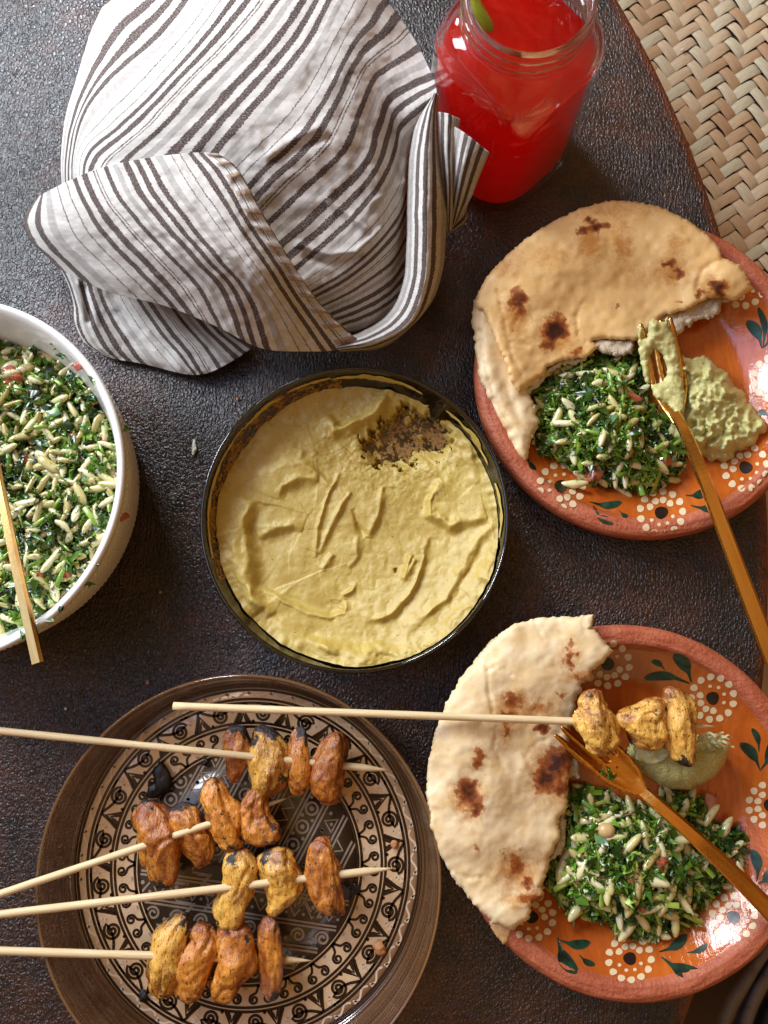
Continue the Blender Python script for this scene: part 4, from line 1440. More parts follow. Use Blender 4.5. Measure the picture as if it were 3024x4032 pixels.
def stick(p0, p1, z0, z1, w, parent, tip=True, mat=None):
    a, b = at(*p0, z0), at(*p1, z1)
    d = b - a
    L = np.linalg.norm(d)
    dx = d / L
    up = np.array([0, 0, 1.0])
    sd = np.cross(up, dx)
    sd /= np.linalg.norm(sd)
    up = np.cross(dx, sd)
    n, m = 40, 12
    s = np.linspace(0, 1, n)
    rad = np.full(n, w / 2) * (1 + .04 * fbm(s * 14, p0[0], 1, 2))
    if tip:
        rad = rad * np.clip((1 - s) * L / .018, .06, 1) ** .8
    ph = np.linspace(0, 2 * PI, m, endpoint=False)
    V = a + d * s[:, None, None] + (sd * np.cos(ph)[None, :, None] + up * np.sin(ph)[None, :, None]) * rad[:, None, None]
    # store along local x so the grain follows the stick
    V = V.reshape(-1, 3)
    Fc = gridf(n, m, True).tolist() + [tuple(range(m))[::-1], tuple(range((n - 1) * m, n * m))]
    R = Matrix((tuple(dx), tuple(sd), tuple(up)))
    loc = (V - a) @ np.array(R).T
    off = ORG[parent.name]
    mt = Matrix.Translation(Vector(a - off)) @ R.transposed().to_4x4()
    return link('stick', mesh('stick', loc, Fc, mat or M['bamboo']), parent, mtx=mt)


def build_skewers():
    y, r = M['chk2'], M['chk1']
    g = 'chicken skewers on the patterned plate'
    t = root('chicken_skewer', 'topmost four-piece skewer on the patterned plate, its tip pointing right', 'skewer', at(1110, 3000, .02), g)
    stick((-60, 2872), (1546, 3035), .050, .018, .0044, t)
    meat(928, 2968, .021, 108, 50, 3, 1, r, t, .1, (.95, .3), .45)
    meat(1050, 3000, .023, 132, 76, 6, 2, y, t, -.35, (.85, .1), .2)
    meat(1178, 2996, .022, 124, 50, 2, 3, r, t, 0, (.6, .05), .15)
    meat(1298, 3022, .023, 136, 70, 4, 4, r, t, .1, (.2, .45), .35)
    t = root('chicken_skewer', 'steeply slanting chicken skewer on the patterned plate with heavily charred pieces', 'skewer', at(820, 3260, .02), g)
    stick((-60, 3540), (1130, 3143), .050, .018, .0044, t)
    meat(622, 3320, .024, 160, 84, -22, 5, r, t, .1, (.5, .35), .28)
    meat(632, 3215, .017, 70, 44, -25, 25, r, t, 0, (.7, .2), .7)
    meat(752, 3290, .022, 128, 62, -28, 6, r, t, -.1, (1.0, .3), .35)
    meat(870, 3205, .025, 142, 68, -17, 7, r, t, 0, (.55, .15), .15)
    meat(1018, 3210, .023, 112, 70, -12, 8, r, t, .2, (.3, .2), .3)
    t = root('chicken_skewer', 'skewer with three yellowish chicken pieces and a gap before the last piece', 'skewer', at(1090, 3480, .02), g)
    stick((-60, 3607), (1557, 3418), .048, .020, .0046, t)
    meat(922, 3505, .026, 152, 70, 3, 9, y, t, -.05, (.35, .12), .08)
    meat(1096, 3467, .024, 120, 74, 2, 10, y, t, 0, (.35, .1), .06)
    meat(1282, 3452, .023, 142, 64, -8, 11, r, t, .25, (.1, .25), .22)
    t = root('chicken_skewer', 'lowest chicken skewer on the patterned plate with four tightly packed pieces', 'skewer', at(870, 3770, .02), g)
    stick((-60, 3742), (1231, 3783), .046, .016, .0046, t)
    meat(672, 3755, .025, 152, 68, 16, 12, y, t, .1, (.55, .1), .12)
    meat(778, 3785, .024, 138, 70, 8, 13, r, t, -.25, (.2, .3), .22)
    meat(912, 3790, .025, 144, 72, 10, 14, r, t, .15, (.3, .12), .25)
    meat(1062, 3772, .022, 148, 52, 0, 15, r, t, 0, (.2, .35), .38)
    t = root('chicken_skewer', 'chicken skewer lying across both lower plates with three pieces over the lime', 'skewer', at(2500, 2850, .04))
    stick((683, 2780), (2824, 2862), .0485, .0490, .0046, t)
    meat(2352, 2842, .052, 124, 78, 0, 16, y, t, 0, (.12, .2), .04)
    meat(2548, 2845, .051, 100, 88, 12, 17, y, t, .15, (.28, .12), .06)
    meat(2678, 2858, .053, 152, 62, -14, 18, y, t, 0, (.12, .55), .06)


build_skewers()


# ------------------------------------------------------------------ forks
def bar(P, name, parent, mat, w, th, bev=.25):
    """flat metal handle along points P (px,py,z) with bevelled edges; w, th in metres (lists)"""
    P = np.asarray(P, float)
    C = catmull(at(P[:, 0], P[:, 1], P[:, 2]), 60)
    wv, tv = catmull(np.asarray(w, float), 60), catmull(np.asarray(th, float), 60)
    d = np.gradient(C, axis=0)
    d /= np.linalg.norm(d, axis=1)[:, None]
    sd = np.cross(d, [0, 0, 1.0])
    sd /= np.linalg.norm(sd, axis=1)[:, None]
    up = np.cross(sd, d)
    sec = [(-.5, -.2), (-.5, .05), (-.30, .5), (.42, .5), (.5, .2), (.5, -.2), (.40, -.5), (-.40, -.5)]
    V = np.stack([C + sd * (a * wv)[:, None] + up * (b * tv)[:, None] for a, b in sec], 1)
    m = len(sec)
    Fc = gridf(60, m, True).tolist() + [tuple(range(m))[::-1], tuple(range(59 * m, 60 * m))]
    R0 = Matrix((tuple(d[30]), tuple(-sd[30]), tuple(up[30])))
    V = V.reshape(-1, 3)
    loc = (V - C[30]) @ np.array(R0).T
    mt = Matrix.Translation(Vector(C[30] - ORG[parent.name])) @ R0.transposed().to_4x4()
    return link(name, mesh(name, loc, Fc, mat, False), parent, mtx=mt)


def tine_outline(o, tip, neck, head_w, root_f, nt=4, gap=.34):
    """fork head outline in pixels between tip line and neck"""
    tip, neck = np.array(tip, float), np.array(neck, float)
    ax = neck - tip
    L = math.hypot(*ax)
    ax /= L
    nr = np.array([-ax[1], ax[0]])
    hw = head_w / 2
    g = lambda s, w: tip + ax * (s * L) + nr * w
    left = [(0.0, -.90), (.15, -.95), (.35, -1.0), (.52, -1.0), (.66, -.93), (.78, -.74), (.88, -.48), (.95, -.30), (1.0, -.24)]
    P = [g(s, w * hw) for s, w in left] + [g(s, -w * hw) for s, w in left[::-1]]
    # tines from the right back to the left
    tw = 2 * hw / (nt + (nt - 1) * gap)
    edges = []
    for i in range(nt):
        a = hw - i * tw * (1 + gap)
        edges.append((a, a - tw))
    Q = []
    for i, (a, b) in enumerate(edges):
        if i:
            Q += [g(root_f, a + 0), g(.06, a - tw * .1)]
        Q += [g(0.0, a - tw * .3), g(0.0, b + tw * .3)]
        if i < nt - 1:
            Q += [g(.06, b + tw * .1), g(root_f, b)]
    P = P[1:-1]
    return np.array(P + Q), (tip, ax, L)


def build_forks():
    t = root('fork', 'golden fork smeared with hummus on the upper terracotta plate', 'fork', at(2700, 1650, .04), 'golden forks')
    P, (tip, ax, L) = tine_outline(0, (2582, 1262), (2668, 1672), 150, .62)

    def zf(px, py, d):
        s = ((px - tip[0]) * ax[0] + (py - tip[1]) * ax[1]) / L
        return np.interp(s, [0, .25, .55, .8, 1.0], [.0440, .0385, .0355, .0385, .0440])
    slab('fork_head', P, zf, .0018, M['gold'], t, 12, bstep=9, round_px=8)
    bar([(2655, 1625, .0425), (2700, 1705, .0465), (2772, 1880, .0500), (2850, 2090, .0480), (2940, 2330, .0450), (3045, 2600, .0420)], 'handle', t, M['gold'], [.0070, .0076, .0088, .0098, .0108, .0118], [.0024, .0034, .0038, .0038, .0038, .0036])
    sm = [(2511, 1277), (2522, 1283), (2533, 1292), (2527, 1334), (2545, 1325), (2552, 1311), (2556, 1261), (2581, 1254), (2596, 1265), (2617, 1268), (2630, 1244), (2634, 1281), (2661, 1334), (2672, 1380), (2680, 1450), (2700, 1560), (2690, 1620), (2670, 1640), (2640, 1600),
          (2577, 1565), (2565, 1519), (2610, 1500), (2628, 1470), (2620, 1420), (2606, 1392), (2575, 1377), (2561, 1396), (2557, 1442), (2562, 1510), (2546, 1519), (2527, 1449), (2515, 1365)]
    o = slab('hummus_smear', sm, lambda px, py, d: zf(px, py, d) + .0014 + .0015 * np.clip(d / 20, 0, 1) + .0009 * fbm(px * .05, py * .05, 4, 4), .0022, M['dollop'], None, 7, 5, .08, bstep=5, round_px=14)
    tag(o, 'pale hummus smeared over the tines of the upper fork', 'hummus')
    t = root('fork', 'coppery fork on the lower terracotta plate, its tines under the chicken', 'fork', at(2560, 3120, .04), 'golden forks')
    P, (tip, ax, L) = tine_outline(0, (2222, 2846), (2560, 3140), 152, .52)

    def zf2(px, py, d):
        s = ((px - tip[0]) * ax[0] + (py - tip[1]) * ax[1]) / L
        w = -(px - tip[0]) * ax[1] + (py - tip[1]) * ax[0]
        return np.interp(s, [0, .25, .55, .8, 1.0], [.0440, .0400, .0375, .0390, .0430]) + .003 * (w / 76) ** 2 * np.interp(s, [0, .5, .8, 1], [.2, .8, 1, .2])
    slab('fork_head', P, zf2, .0018, M['copper'], t, 10, bstep=9, round_px=8)
    bar([(2535, 3118, .0415), (2600, 3176, .0455), (2740, 3300, .0495), (2900, 3452, .0480), (3060, 3615, .0450)], 'handle', t, M['copper'], [.0074, .0078, .0086, .0098, .0108], [.0024, .0034, .0038, .0038, .0038])
    M['brass'] = mat_gold('brushed_gold_metal', (.50, .25, .075), (.60, .34, .11))
    t = root('spoon', 'square golden spoon handle resting on the rim of the white salad bowl', 'spoon', at(150, 2600, .075))
    bar([(-150, 1450, .054), (-48, 1700, .064), (10, 1960, .072), (75, 2270, .0785), (152, 2612, .0840)], 'handle', t, M['brass'], [.0040, .0044, .0050, .0056, .0062], [.0036, .0040, .0044, .0048, .0052])
    V, Fc = lathe([(1e-4, 0.0), (.012, .001), (.019, .006), (.020, .0075), (.0185, .0068), (.012, .0025), (1e-4, .0015)], at(-190, 1330, .050), 40)
    part('spoon_bowl', V, Fc, M['brass'], t)


build_forks()

# ------------------------------------------------------------------ white hobnail bowl
WC = np.array([-0.2635, 0.0842])


def build_white_bowl():
    t = root('white_bowl', 'white ceramic bowl with a bumpy hobnail outside at the left edge holding salad', 'bowl', (WC[0], WC[1], 0))
    inner = [(1e-4, .006), (.060, .006), (.080, .010), (.090, .020), (.0965, .040), (.1010, .058), (.1048, .0710), (.1062, .0738)]
    rimp = [(.1075, .0752), (.1090, .0756), (.1102, .0750), (.1108, .0735), (.1104, .0712), (.1092, .0685)]
    V, Fc = lathe(inner + rimp, (WC[0], WC[1], 0), 256)
    part('inner_wall', V, Fc, M['ceramic'], t)
    nz, nt = 110, 1000
    zz = np.linspace(.0685, .003, nz)
    rr = np.interp(zz, [.0, .003, .012, .03, .05, .0685], [.091, .0945, .0985, .1022, .1060, .1092])

    def disp(R, Z, T):
        a = T * 170 / (2 * PI)
        row = Z / .0036
        off = (np.floor(row) % 2) * .5
        fa = (a + off) % 1 - .5
        fr = row % 1 - .5
        b = np.clip(1 - (fa / .48) ** 2 - (fr / .48) ** 2, 0, 1) ** .7
        k = sstep(.0690, .0640, Z) * sstep(.002, .006, Z)
        return R + b * .0015 * k, Z
    V, Fc = lathe(list(zip(rr, zz)), (WC[0], WC[1], 0), nt, disp)
    part('hobnail_wall', V, Fc, M['ceramic'], t)
    V, Fc = lathe([(.0945, .003), (.088, .0004), (1e-4, .0004)], (WC[0], WC[1], 0), 128)
    part('foot', V, Fc, M['ceramic'], t)


build_white_bowl()


# ------------------------------------------------------------------ tabbouleh style salads
def ell_mesh(name, mat, seed, lx, ly, lz, bend=.15, n=9, m=10, pw=.62):
    th = np.linspace(0, PI, n)
    ph = np.linspace(0, 2 * PI, m, endpoint=False)
    T, P = np.meshgrid(th, ph, indexing='ij')
    k = np.sin(T) ** pw
    x = np.cos(T) * lx
    y = k * np.cos(P) * ly + bend * lx * (np.cos(T) ** 2 - .4)
    z = k * np.sin(P) * lz
    s = 1 + .10 * fbm(np.cos(T) * 2 + seed, P * 0 + seed, 1, 2)
    return mesh(name, np.stack([x, y * s, z * s], -1).reshape(-1, 3), gridf(n, m, True), mat, solid=True)


ORZO = [ell_mesh('orzo', M['orzo'], s, .0074 + .0009 * (s % 3), .0027 + .0002 * (s % 2), .0023, .05 + .05 * (s % 4), 13, 12, 1.0) for s in range(6)]


def chunk(seed):
    rs = np.random.default_rng(seed)
    import bmesh
    bm = bmesh.new()
    for i in range(11):
        v = rs.normal(size=3)
        v /= np.linalg.norm(v)
        bm.verts.new((v[0] * .0055, v[1] * .0042, v[2] * .0026))
    bmesh.ops.convex_hull(bm, input=bm.verts)
    bmesh.ops.bevel(bm, geom=list(bm.edges), offset=.0004, segments=1, affect='EDGES')
    me = bpy.data.meshes.new('tomato_piece')
    bm.to_mesh(me)
    bm.free()
    me.materials.append(M['tomato'])
    return me


TOM = [chunk(s) for s in range(6)]


def parsley(pts, size, rs, flat=.55):
    """many crumpled leaf flakes and a few stem cuts, one mesh"""
    V, Fc, S = [], [], []
    n = 0
    for p in pts:
        kind = rs.random()
        sz = size * np.clip(rs.lognormal(-.12, .42), .4, 2.0)
        a = rs.uniform(0, 2 * PI)
        tilt = rs.normal(0, flat)
        tilt2 = rs.normal(0, flat)
        ca, sa = math.cos(a), math.sin(a)
        sh = np.clip(rs.beta(2.0, 3.2) + .30 * float(fbm(p[0] * 75, p[1] * 75, 3.0, 2)), 0, 1)
        if kind < .06:       # stem cut
            L, w = sz * 1.3, sz * .22
            loc = np.array([(-L, -w, 0), (-L, w, 0), (-L, 0, w * 1.2), (L, -w, 0), (L, w, 0), (L, 0, w * 1.2)])
            f = [(0, 3, 5, 2), (1, 2, 5, 4), (0, 2, 1), (3, 4, 5)]
            sh = .55 + .45 * rs.random()
        else:
            m = rs.integers(7, 11)
            t = np.sort(rs.uniform(0, 2 * PI, m))
            r = sz * rs.uniform(.45, 1.15, m)
            r[::2] *= .6
            fold = rs.uniform(-.8, .8)
            r = r * (1 + .35 * np.sin(5 * t + sz * 9e3))
            x, y = r * np.cos(t), r * np.sin(t) * .8
            z = fold * np.abs(x) * .8 + rs.normal(0, .28 * sz, m)
            loc = np.concatenate([[(0, 0, .12 * sz)], np.stack([x, y, z], -1)])
            f = [(0, 1 + i, 1 + (i + 1) % m) for i in range(m)]
        x, y, z = loc.T
        y, z = y * math.cos(tilt) - z * math.sin(tilt), y * math.sin(tilt) + z * math.cos(tilt)
        x, z = x * math.cos(tilt2) - z * math.sin(tilt2), x * math.sin(tilt2) + z * math.cos(tilt2)
        x, y = x * ca - y * sa, x * sa + y * ca
        V.append(np.stack([x, y, z], -1) + p)
        S.append(np.clip(sh + rs.normal(0, .10, len(loc)), 0, 1))
        Fc += [tuple(i + n for i in q) for q in f]
        n += len(loc)
    return np.concatenate(V), Fc, np.concatenate(S)


def sample_in(P, n, rs):
    P = np.asarray(P, float)
    lo, hi = P.min(0), P.max(0)
    out = np.zeros((0, 2))
    while len(out) < n:
        q = rs.uniform(lo, hi, (n * 2, 2))
        out = np.concatenate([out, q[inside(q[:, 0], q[:, 1], P)]])
    return out[:n]


def spread(P, n, rs, mind):
    out = []
    for q in sample_in(P, n * 30, rs):
        if all((q[0] - o[0]) ** 2 + (q[1] - o[1]) ** 2 > mind ** 2 for o in out):
            out.append(q)
            if len(out) == n:
                break
    return np.array(out)


def build_salad(name, label, org, P, zf, n_orzo, n_leaf, n_tom, seed, osc=1.0, mind=34, extra=(), leaf=.0034, flat=.55, toms=()):
    rs = np.random.default_rng(seed)
    t = root(name, label, 'salad', org)
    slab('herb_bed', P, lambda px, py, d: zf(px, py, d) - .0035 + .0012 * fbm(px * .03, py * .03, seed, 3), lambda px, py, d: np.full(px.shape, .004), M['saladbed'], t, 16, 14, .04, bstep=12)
    # parsley
    q = sample_in(P, n_leaf, rs)
    d, _ = poly_dist(q[:, 0], q[:, 1], P)
    z = zf(q[:, 0], q[:, 1], d) + rs.uniform(-.0035, .0040, len(q))
    V, Fc, S = parsley(at(q[:, 0], q[:, 1], z), leaf, rs, flat)
    q2 = sample_in(P, int(n_leaf * .26), rs)
    d2, _ = poly_dist(q2[:, 0], q2[:, 1], P)
    V2, F2, S2 = parsley(at(q2[:, 0], q2[:, 1], zf(q2[:, 0], q2[:, 1], d2) + rs.uniform(.0016, .0042, len(q2))), leaf * .55, rs, flat)
    Fc = Fc + [tuple(k + len(V) for k in f) for f in F2]
    V, S = np.concatenate([V, V2]), np.concatenate([S, np.clip(S2 + .12, 0, 1)])
    o = part('parsley', V, Fc, M['parsley'], t, True, dict(shade=S))
    o['kind'] = 'stuff'
    off = Vector(ORG[t.name])
    pts = list(spread(P, n_orzo, rs, mind)) + [np.array(e[:2]) for e in extra]
    for i, q in enumerate(pts):
        d, _ = poly_dist(np.array([q[0]]), np.array([q[1]]), P)
        z = float(zf(np.array([q[0]]), np.array([q[1]]), d)[0]) + rs.uniform(-.0004, .0030)
        ang = rs.uniform(0, 2 * PI)
        tl = rs.normal(0, .22)
        sc = osc * rs.uniform(.72, 1.12)
        if i >= n_orzo and i - len(pts) + len(extra) >= 0:
            e = extra[i - len(pts) + len(extra)]
            if len(e) > 2:
                z, ang, tl = e[2], e[3], .05
        p = at(q[0], q[1], z)
        mt = Matrix.Translation(Vector(p) - off) @ Matrix.Rotation(ang, 4, 'Z') @ Matrix.Rotation(tl, 4, 'Y') @ Matrix.Rotation(rs.uniform(0, 6), 4, 'X') @ Matrix.Diagonal((sc, sc * rs.uniform(.85, 1.15), sc, 1))
        link('orzo', ORZO[rs.integers(0, len(ORZO))], t, mtx=mt)
    for i, q in enumerate(list(spread(P, n_tom, rs, mind * 2.2)) + [np.array(e[:2]) for e in toms]):
        d, _ = poly_dist(np.array([q[0]]), np.array([q[1]]), P)
        z = float(zf(np.array([q[0]]), np.array([q[1]]), d)[0]) + rs.uniform(-.0012, .0010)
        k = i - n_tom
        sc = toms[k][2] if k >= 0 else rs.uniform(.6, 1.15)
        p = at(q[0], q[1], z + (.001 if k >= 0 else 0))
        mt = Matrix.Translation(Vector(p) - off) @ Matrix.Rotation(rs.uniform(0, 6), 4, 'Z') @ Matrix.Rotation(rs.normal(0, .35), 4, 'Y') @ Matrix.Scale(sc, 4)
        link('tomato_piece', TOM[rs.integers(0, len(TOM))], t, mtx=mt)
    return t


def build_salads():
    th = np.linspace(0, 2 * PI, 90, endpoint=False)
    ring = np.stack([WC[0] + .0960 * np.cos(th), WC[1] + .0960 * np.sin(th), np.full(90, .041)], -1)
    rx, ry = proj(ring)
    P = np.stack([rx, ry], -1)
    P = P[P[:, 0] > -160]
    zf = lambda px, py, d: .0405 + .0035 * fbm(px * .006, py * .006, 2, 3)
    t = build_salad('orzo_salad', 'green parsley and orzo salad filling the white bowl', (WC[0], WC[1], .05), P, zf, 270, 3800, 48, 11, 1.04, 30, leaf=.0042, flat=.42,
                    toms=((60, 1480, 1.7), (50, 1500, 1.4), (205, 1690, 1.2), (270, 2250, 1.1), (20, 2230, 1.5)))
    P1 = [(2147, 1470), (2220, 1425), (2330, 1390), (2420, 1375), (2520, 1385), (2545, 1500), (2570, 1600), (2640, 1690), (2690, 1780), (2680, 1850), (2640, 1900), (2560, 1940), (2440, 1930), (2330, 1900), (2270, 1860), (2180, 1790), (2110, 1790), (2080, 1730), (2110, 1620)]

    def z1(px, py, d):
        c = np.exp(-(((px - 2400) / 210) ** 2 + ((py - 1680) / 200) ** 2))
        return .0125 + .020 * np.clip(d / 130, 0, 1) ** .7 * (.45 + .75 * c) + .0020 * fbm(px * .012, py * .012, 3, 3)
    t = build_salad('orzo_salad', 'heap of parsley and orzo salad under the torn edge of the golden pita', at(2390, 1680, .015), P1, z1, 84, 2400, 14, 21, 1.08, 38,
                    extra=((2262, 1905, .0245, 1.9 + PI / 2 - .3), (2330, 1700, .036, -.05), (2450, 1730, .036, .15), (2195, 1640, .029, 1.1)), leaf=.0043, flat=.48, toms=((2340, 1860, 1.7), (2300, 1850, 1.4), (2600, 1810, 1.5), (2480, 1570, 1.5)))
    P2 = [(2160, 3390), (2225, 3250), (2235, 3120), (2300, 3095), (2420, 3140), (2540, 3170), (2620, 3110), (2700, 3125), (2770, 3150), (2770, 3250), (2900, 3255), (2950, 3290), (2955, 3400), (2860, 3480), (2770, 3560), (2760, 3620), (2700, 3680), (2600, 3700), (2460, 3705),
          (2380, 3620), (2250, 3600), (2180, 3520), (2130, 3460)]

    def z2(px, py, d):
        c = np.exp(-(((px - 2480) / 250) ** 2 + ((py - 3430) / 230) ** 2))
        return .0125 + .020 * np.clip(d / 130, 0, 1) ** .7 * (.30 + .85 * c) + .0020 * fbm(px * .012, py * .012, 7, 3)
    t = build_salad('orzo_salad', 'glossy parsley and orzo salad heaped beside the pale pita with a chickpea in it', at(2500, 3430, .015), P2, z2, 118, 3300, 16, 31, 1.14, 40,
                    extra=((2922, 3450, .022, -1.3), (2800, 3210, .017, .9)), leaf=.0043, flat=.48, toms=((2560, 3410, 2.1), (2610, 3400, 1.5), (2345, 3180, 1.3), (2790, 3165, 1.4)))
    me = ell_mesh('chickpea', M['chickpea'], 3, .0054, .0047, .0045, .12, 12, 14, .9)
    link('chickpea', me, t, loc=Vector(at(2388, 3270, .0318)) - Vector(ORG[t.name]))
    # flecks of herb stuck on fork, rims
    rs = np.random.default_rng(3)
    o_pts = []
    for (px, py, z, s) in [(30, 1236, .062, 1), (80, 1268, .060, 1), (228, 1362, .062, .9), (245, 1400, .0610, 1.0), (283, 1392, .070, .9), (182, 1314, .064, .5), (362, 1500, .0745, 1.0), (448, 1810, .071, 1.1),
                           (492, 1690, .060, .8), (497, 1780, .062, .9), (505, 1870, .058, .9), (385, 2225, .0765, 1.0), (88, 2503, .0760, 1.3), (352, 2295, .074, .5), (240, 2400, .076, .5), (208, 2447, .076, .4)]:
        o_pts.append((at(px, py, z), s))
    V, Fc, S = parsley([p for p, s in o_pts], .0030, rs, .3)
    o = link('parsley_flecks', mesh('parsley_flecks', V, Fc, M['parsley'], False, dict(shade=S)))
    o['kind'] = 'stuff'
    tag(o, 'chopped parsley flecks stuck around the rim and walls of the white bowl', 'herbs')
    for (px, py, z, sc, lab) in [(316, 1446, .0715, .95, 'red tomato bit stuck on the upper right rim of the white bowl'), (488, 2035, .063, .95, 'red tomato bit stuck on the hobnail outside of the white bowl')]:
        o = link('tomato_bit', TOM[1], None, mtx=Matrix.Translation(Vector(at(px, py, z))) @ Matrix.Rotation(.9, 4, 'Z') @ Matrix.Rotation(.9, 4, 'Y') @ Matrix.Scale(sc, 4))
        tag(o, lab, 'tomato')
    V, Fc, S = parsley([at(2400 + rs.normal(0, 18), 3052 + rs.normal(0, 10), .0395) for _ in range(9)], .0026, rs, .35)
    o = link('parsley_bit', mesh('parsley_bit', V, Fc, M['parsley'], False, dict(shade=S * .6)))
    tag(o, 'small clump of chopped parsley in the head of the coppery fork', 'herbs')


build_salads()


# ------------------------------------------------------------------ dollop, lime
def build_dollop():
    P = [(2661, 1357), (2696, 1400), (2734, 1415), (2769, 1402), (2811, 1423), (2865, 1465), (2892, 1515), (2930, 1553), (2949, 1592), (2980, 1611), (2995, 1645), (3022, 1661), (3018, 1695), (2968, 1749), (2926, 1772), (2899, 1772), (2892, 1810), (2857, 1818), (2803, 1814),
         (2780, 1787), (2726, 1791), (2688, 1749), (2650, 1718), (2645, 1670), (2680, 1600), (2660, 1500), (2640, 1420)]

    def z(px, py, d):
        p = at(px, py, .03)
        b = plate_z(C1, p[:, 0], p[:, 1])
        c = np.exp(-(((px - 2800) / 130) ** 2 + ((py - 1570) / 140) ** 2))
        rough = np.abs(fbm(px * .016, py * .016, 5, 4)) * 2 - .6
        return np.maximum(b, .012) + .004 + np.clip(d / 45, 0, 1) ** .6 * (.011 + .010 * c + .0042 * rough + .0016 * fbm(px * .06, py * .06, 2, 3))
    o = slab('hummus_dollop', P, z, lambda px, py, d: np.full(px.shape, .006), M['dollop'], None, 7, 7, .05, bstep=5)
    tag(o, 'rough scoop of pale green hummus at the right of the upper terracotta plate', 'hummus')


def build_lime():
    t = root('lime_half', 'squeezed lime half with torn pulp under the chicken on the lower plate', 'lime', at(2680, 3000, .03))
    P = [(2496, 2935), (2490, 2975), (2510, 3015), (2544, 3050), (2597, 3092), (2660, 3108), (2720, 3106), (2785, 3080), (2830, 3045), (2858, 3005), (2870, 2951), (2840, 2925), (2760, 2900), (2640, 2900), (2550, 2920)]

    def z(px, py, d):
        return .0265 + .013 * np.clip(d / 60, 0, 1) ** .5 + .0012 * fbm(px * .03, py * .03, 3, 4) - .004 * np.exp(-(((px - 2700) / 90) ** 2 + ((py - 2960) / 40) ** 2))
    slab('flesh', P, z, .012, M['lime'], t, 9, 4, .05, bstep=7)
    rs = np.random.default_rng(8)
    for i in range(16):
        x0, y0 = 2735 + rs.uniform(0, 70), 2885 + rs.uniform(0, 55)
        L = rs.uniform(60, 120)
        a = rs.uniform(-.15, .35)
        n = 14
        s = np.linspace(0, 1, n)
        cx = x0 + s * L
        cy = y0 + s * L * a + 5 * np.sin(s * rs.uniform(9, 16) + i)
        w = rs.uniform(5, 9) * (1 - .5 * s)
        zc = .041 + .002 * np.sin(s * 11 + i) - .007 * s + rs.uniform(-.002, .002)
        V = np.concatenate([at(cx, cy - w, zc), at(cx, cy + w, zc + .0012)])
        f = np.array([(k, k + n, k + 1 + n, k + 1) for k in range(n - 1)])
        part('pulp_shred', V, f, M['pulp'], t)
    slab('torn_membrane', [(2497, 2925), (2520, 2935), (2600, 2925), (2640, 2960), (2610, 3000), (2550, 3010), (2505, 2990)], lambda px, py, d: .0425 + .0030 * fbm(px * .03, py * .03, 5), .0012, M['pulp'], t, 8, 6, .06, bstep=6)


build_dollop()
build_lime()

# ------------------------------------------------------------------ jar with red drink
JC = at(1953, 572, 0)
JAR = [(.0, .0385, 2.6), (.0015, .0440, 2.7), (.005, .0468, 2.8), (.012, .0477, 2.9), (.040, .0475, 3.0), (.080, .0466, 3.0), (.094, .0461, 3.0), (.101, .0452, 2.9), (.107, .0440, 2.7), (.1115, .0420, 2.45), (.1150, .0395, 2.2), (.1172, .0376, 2.0), (.1190, .0370, 2.0),
       (.1205, .0384, 2.0), (.1222, .0388, 2.0), (.1238, .0374, 2.0), (.1255, .0370, 2.0), (.1272, .0386, 2.0), (.1288, .0384, 2.0), (.1303, .0370, 2.0), (.1320, .0368, 2.0), (.1338, .0372, 2.0), (.1350, .0366, 2.0)]


def jar_ring(prof, n=144, inset=0.0):
    th = np.linspace(0, 2 * PI, n, endpoint=False)
    out = []
    for z, R, e in prof:
        a = th + PI / 4 + .03
        r = R / (np.abs(np.cos(a)) ** e + np.abs(np.sin(a)) ** e) ** (1 / e) - inset
        out.append(np.stack([JC[0] + r * np.cos(th), JC[1] + r * np.sin(th), np.full(n, z)], -1))
    return np.array(out)


def smooth_prof(p, k=3):
    A = catmull(np.array(p), (len(p) - 1) * k + 1)
    A[:, 2] = np.maximum(A[:, 2], 2.0)
    return A


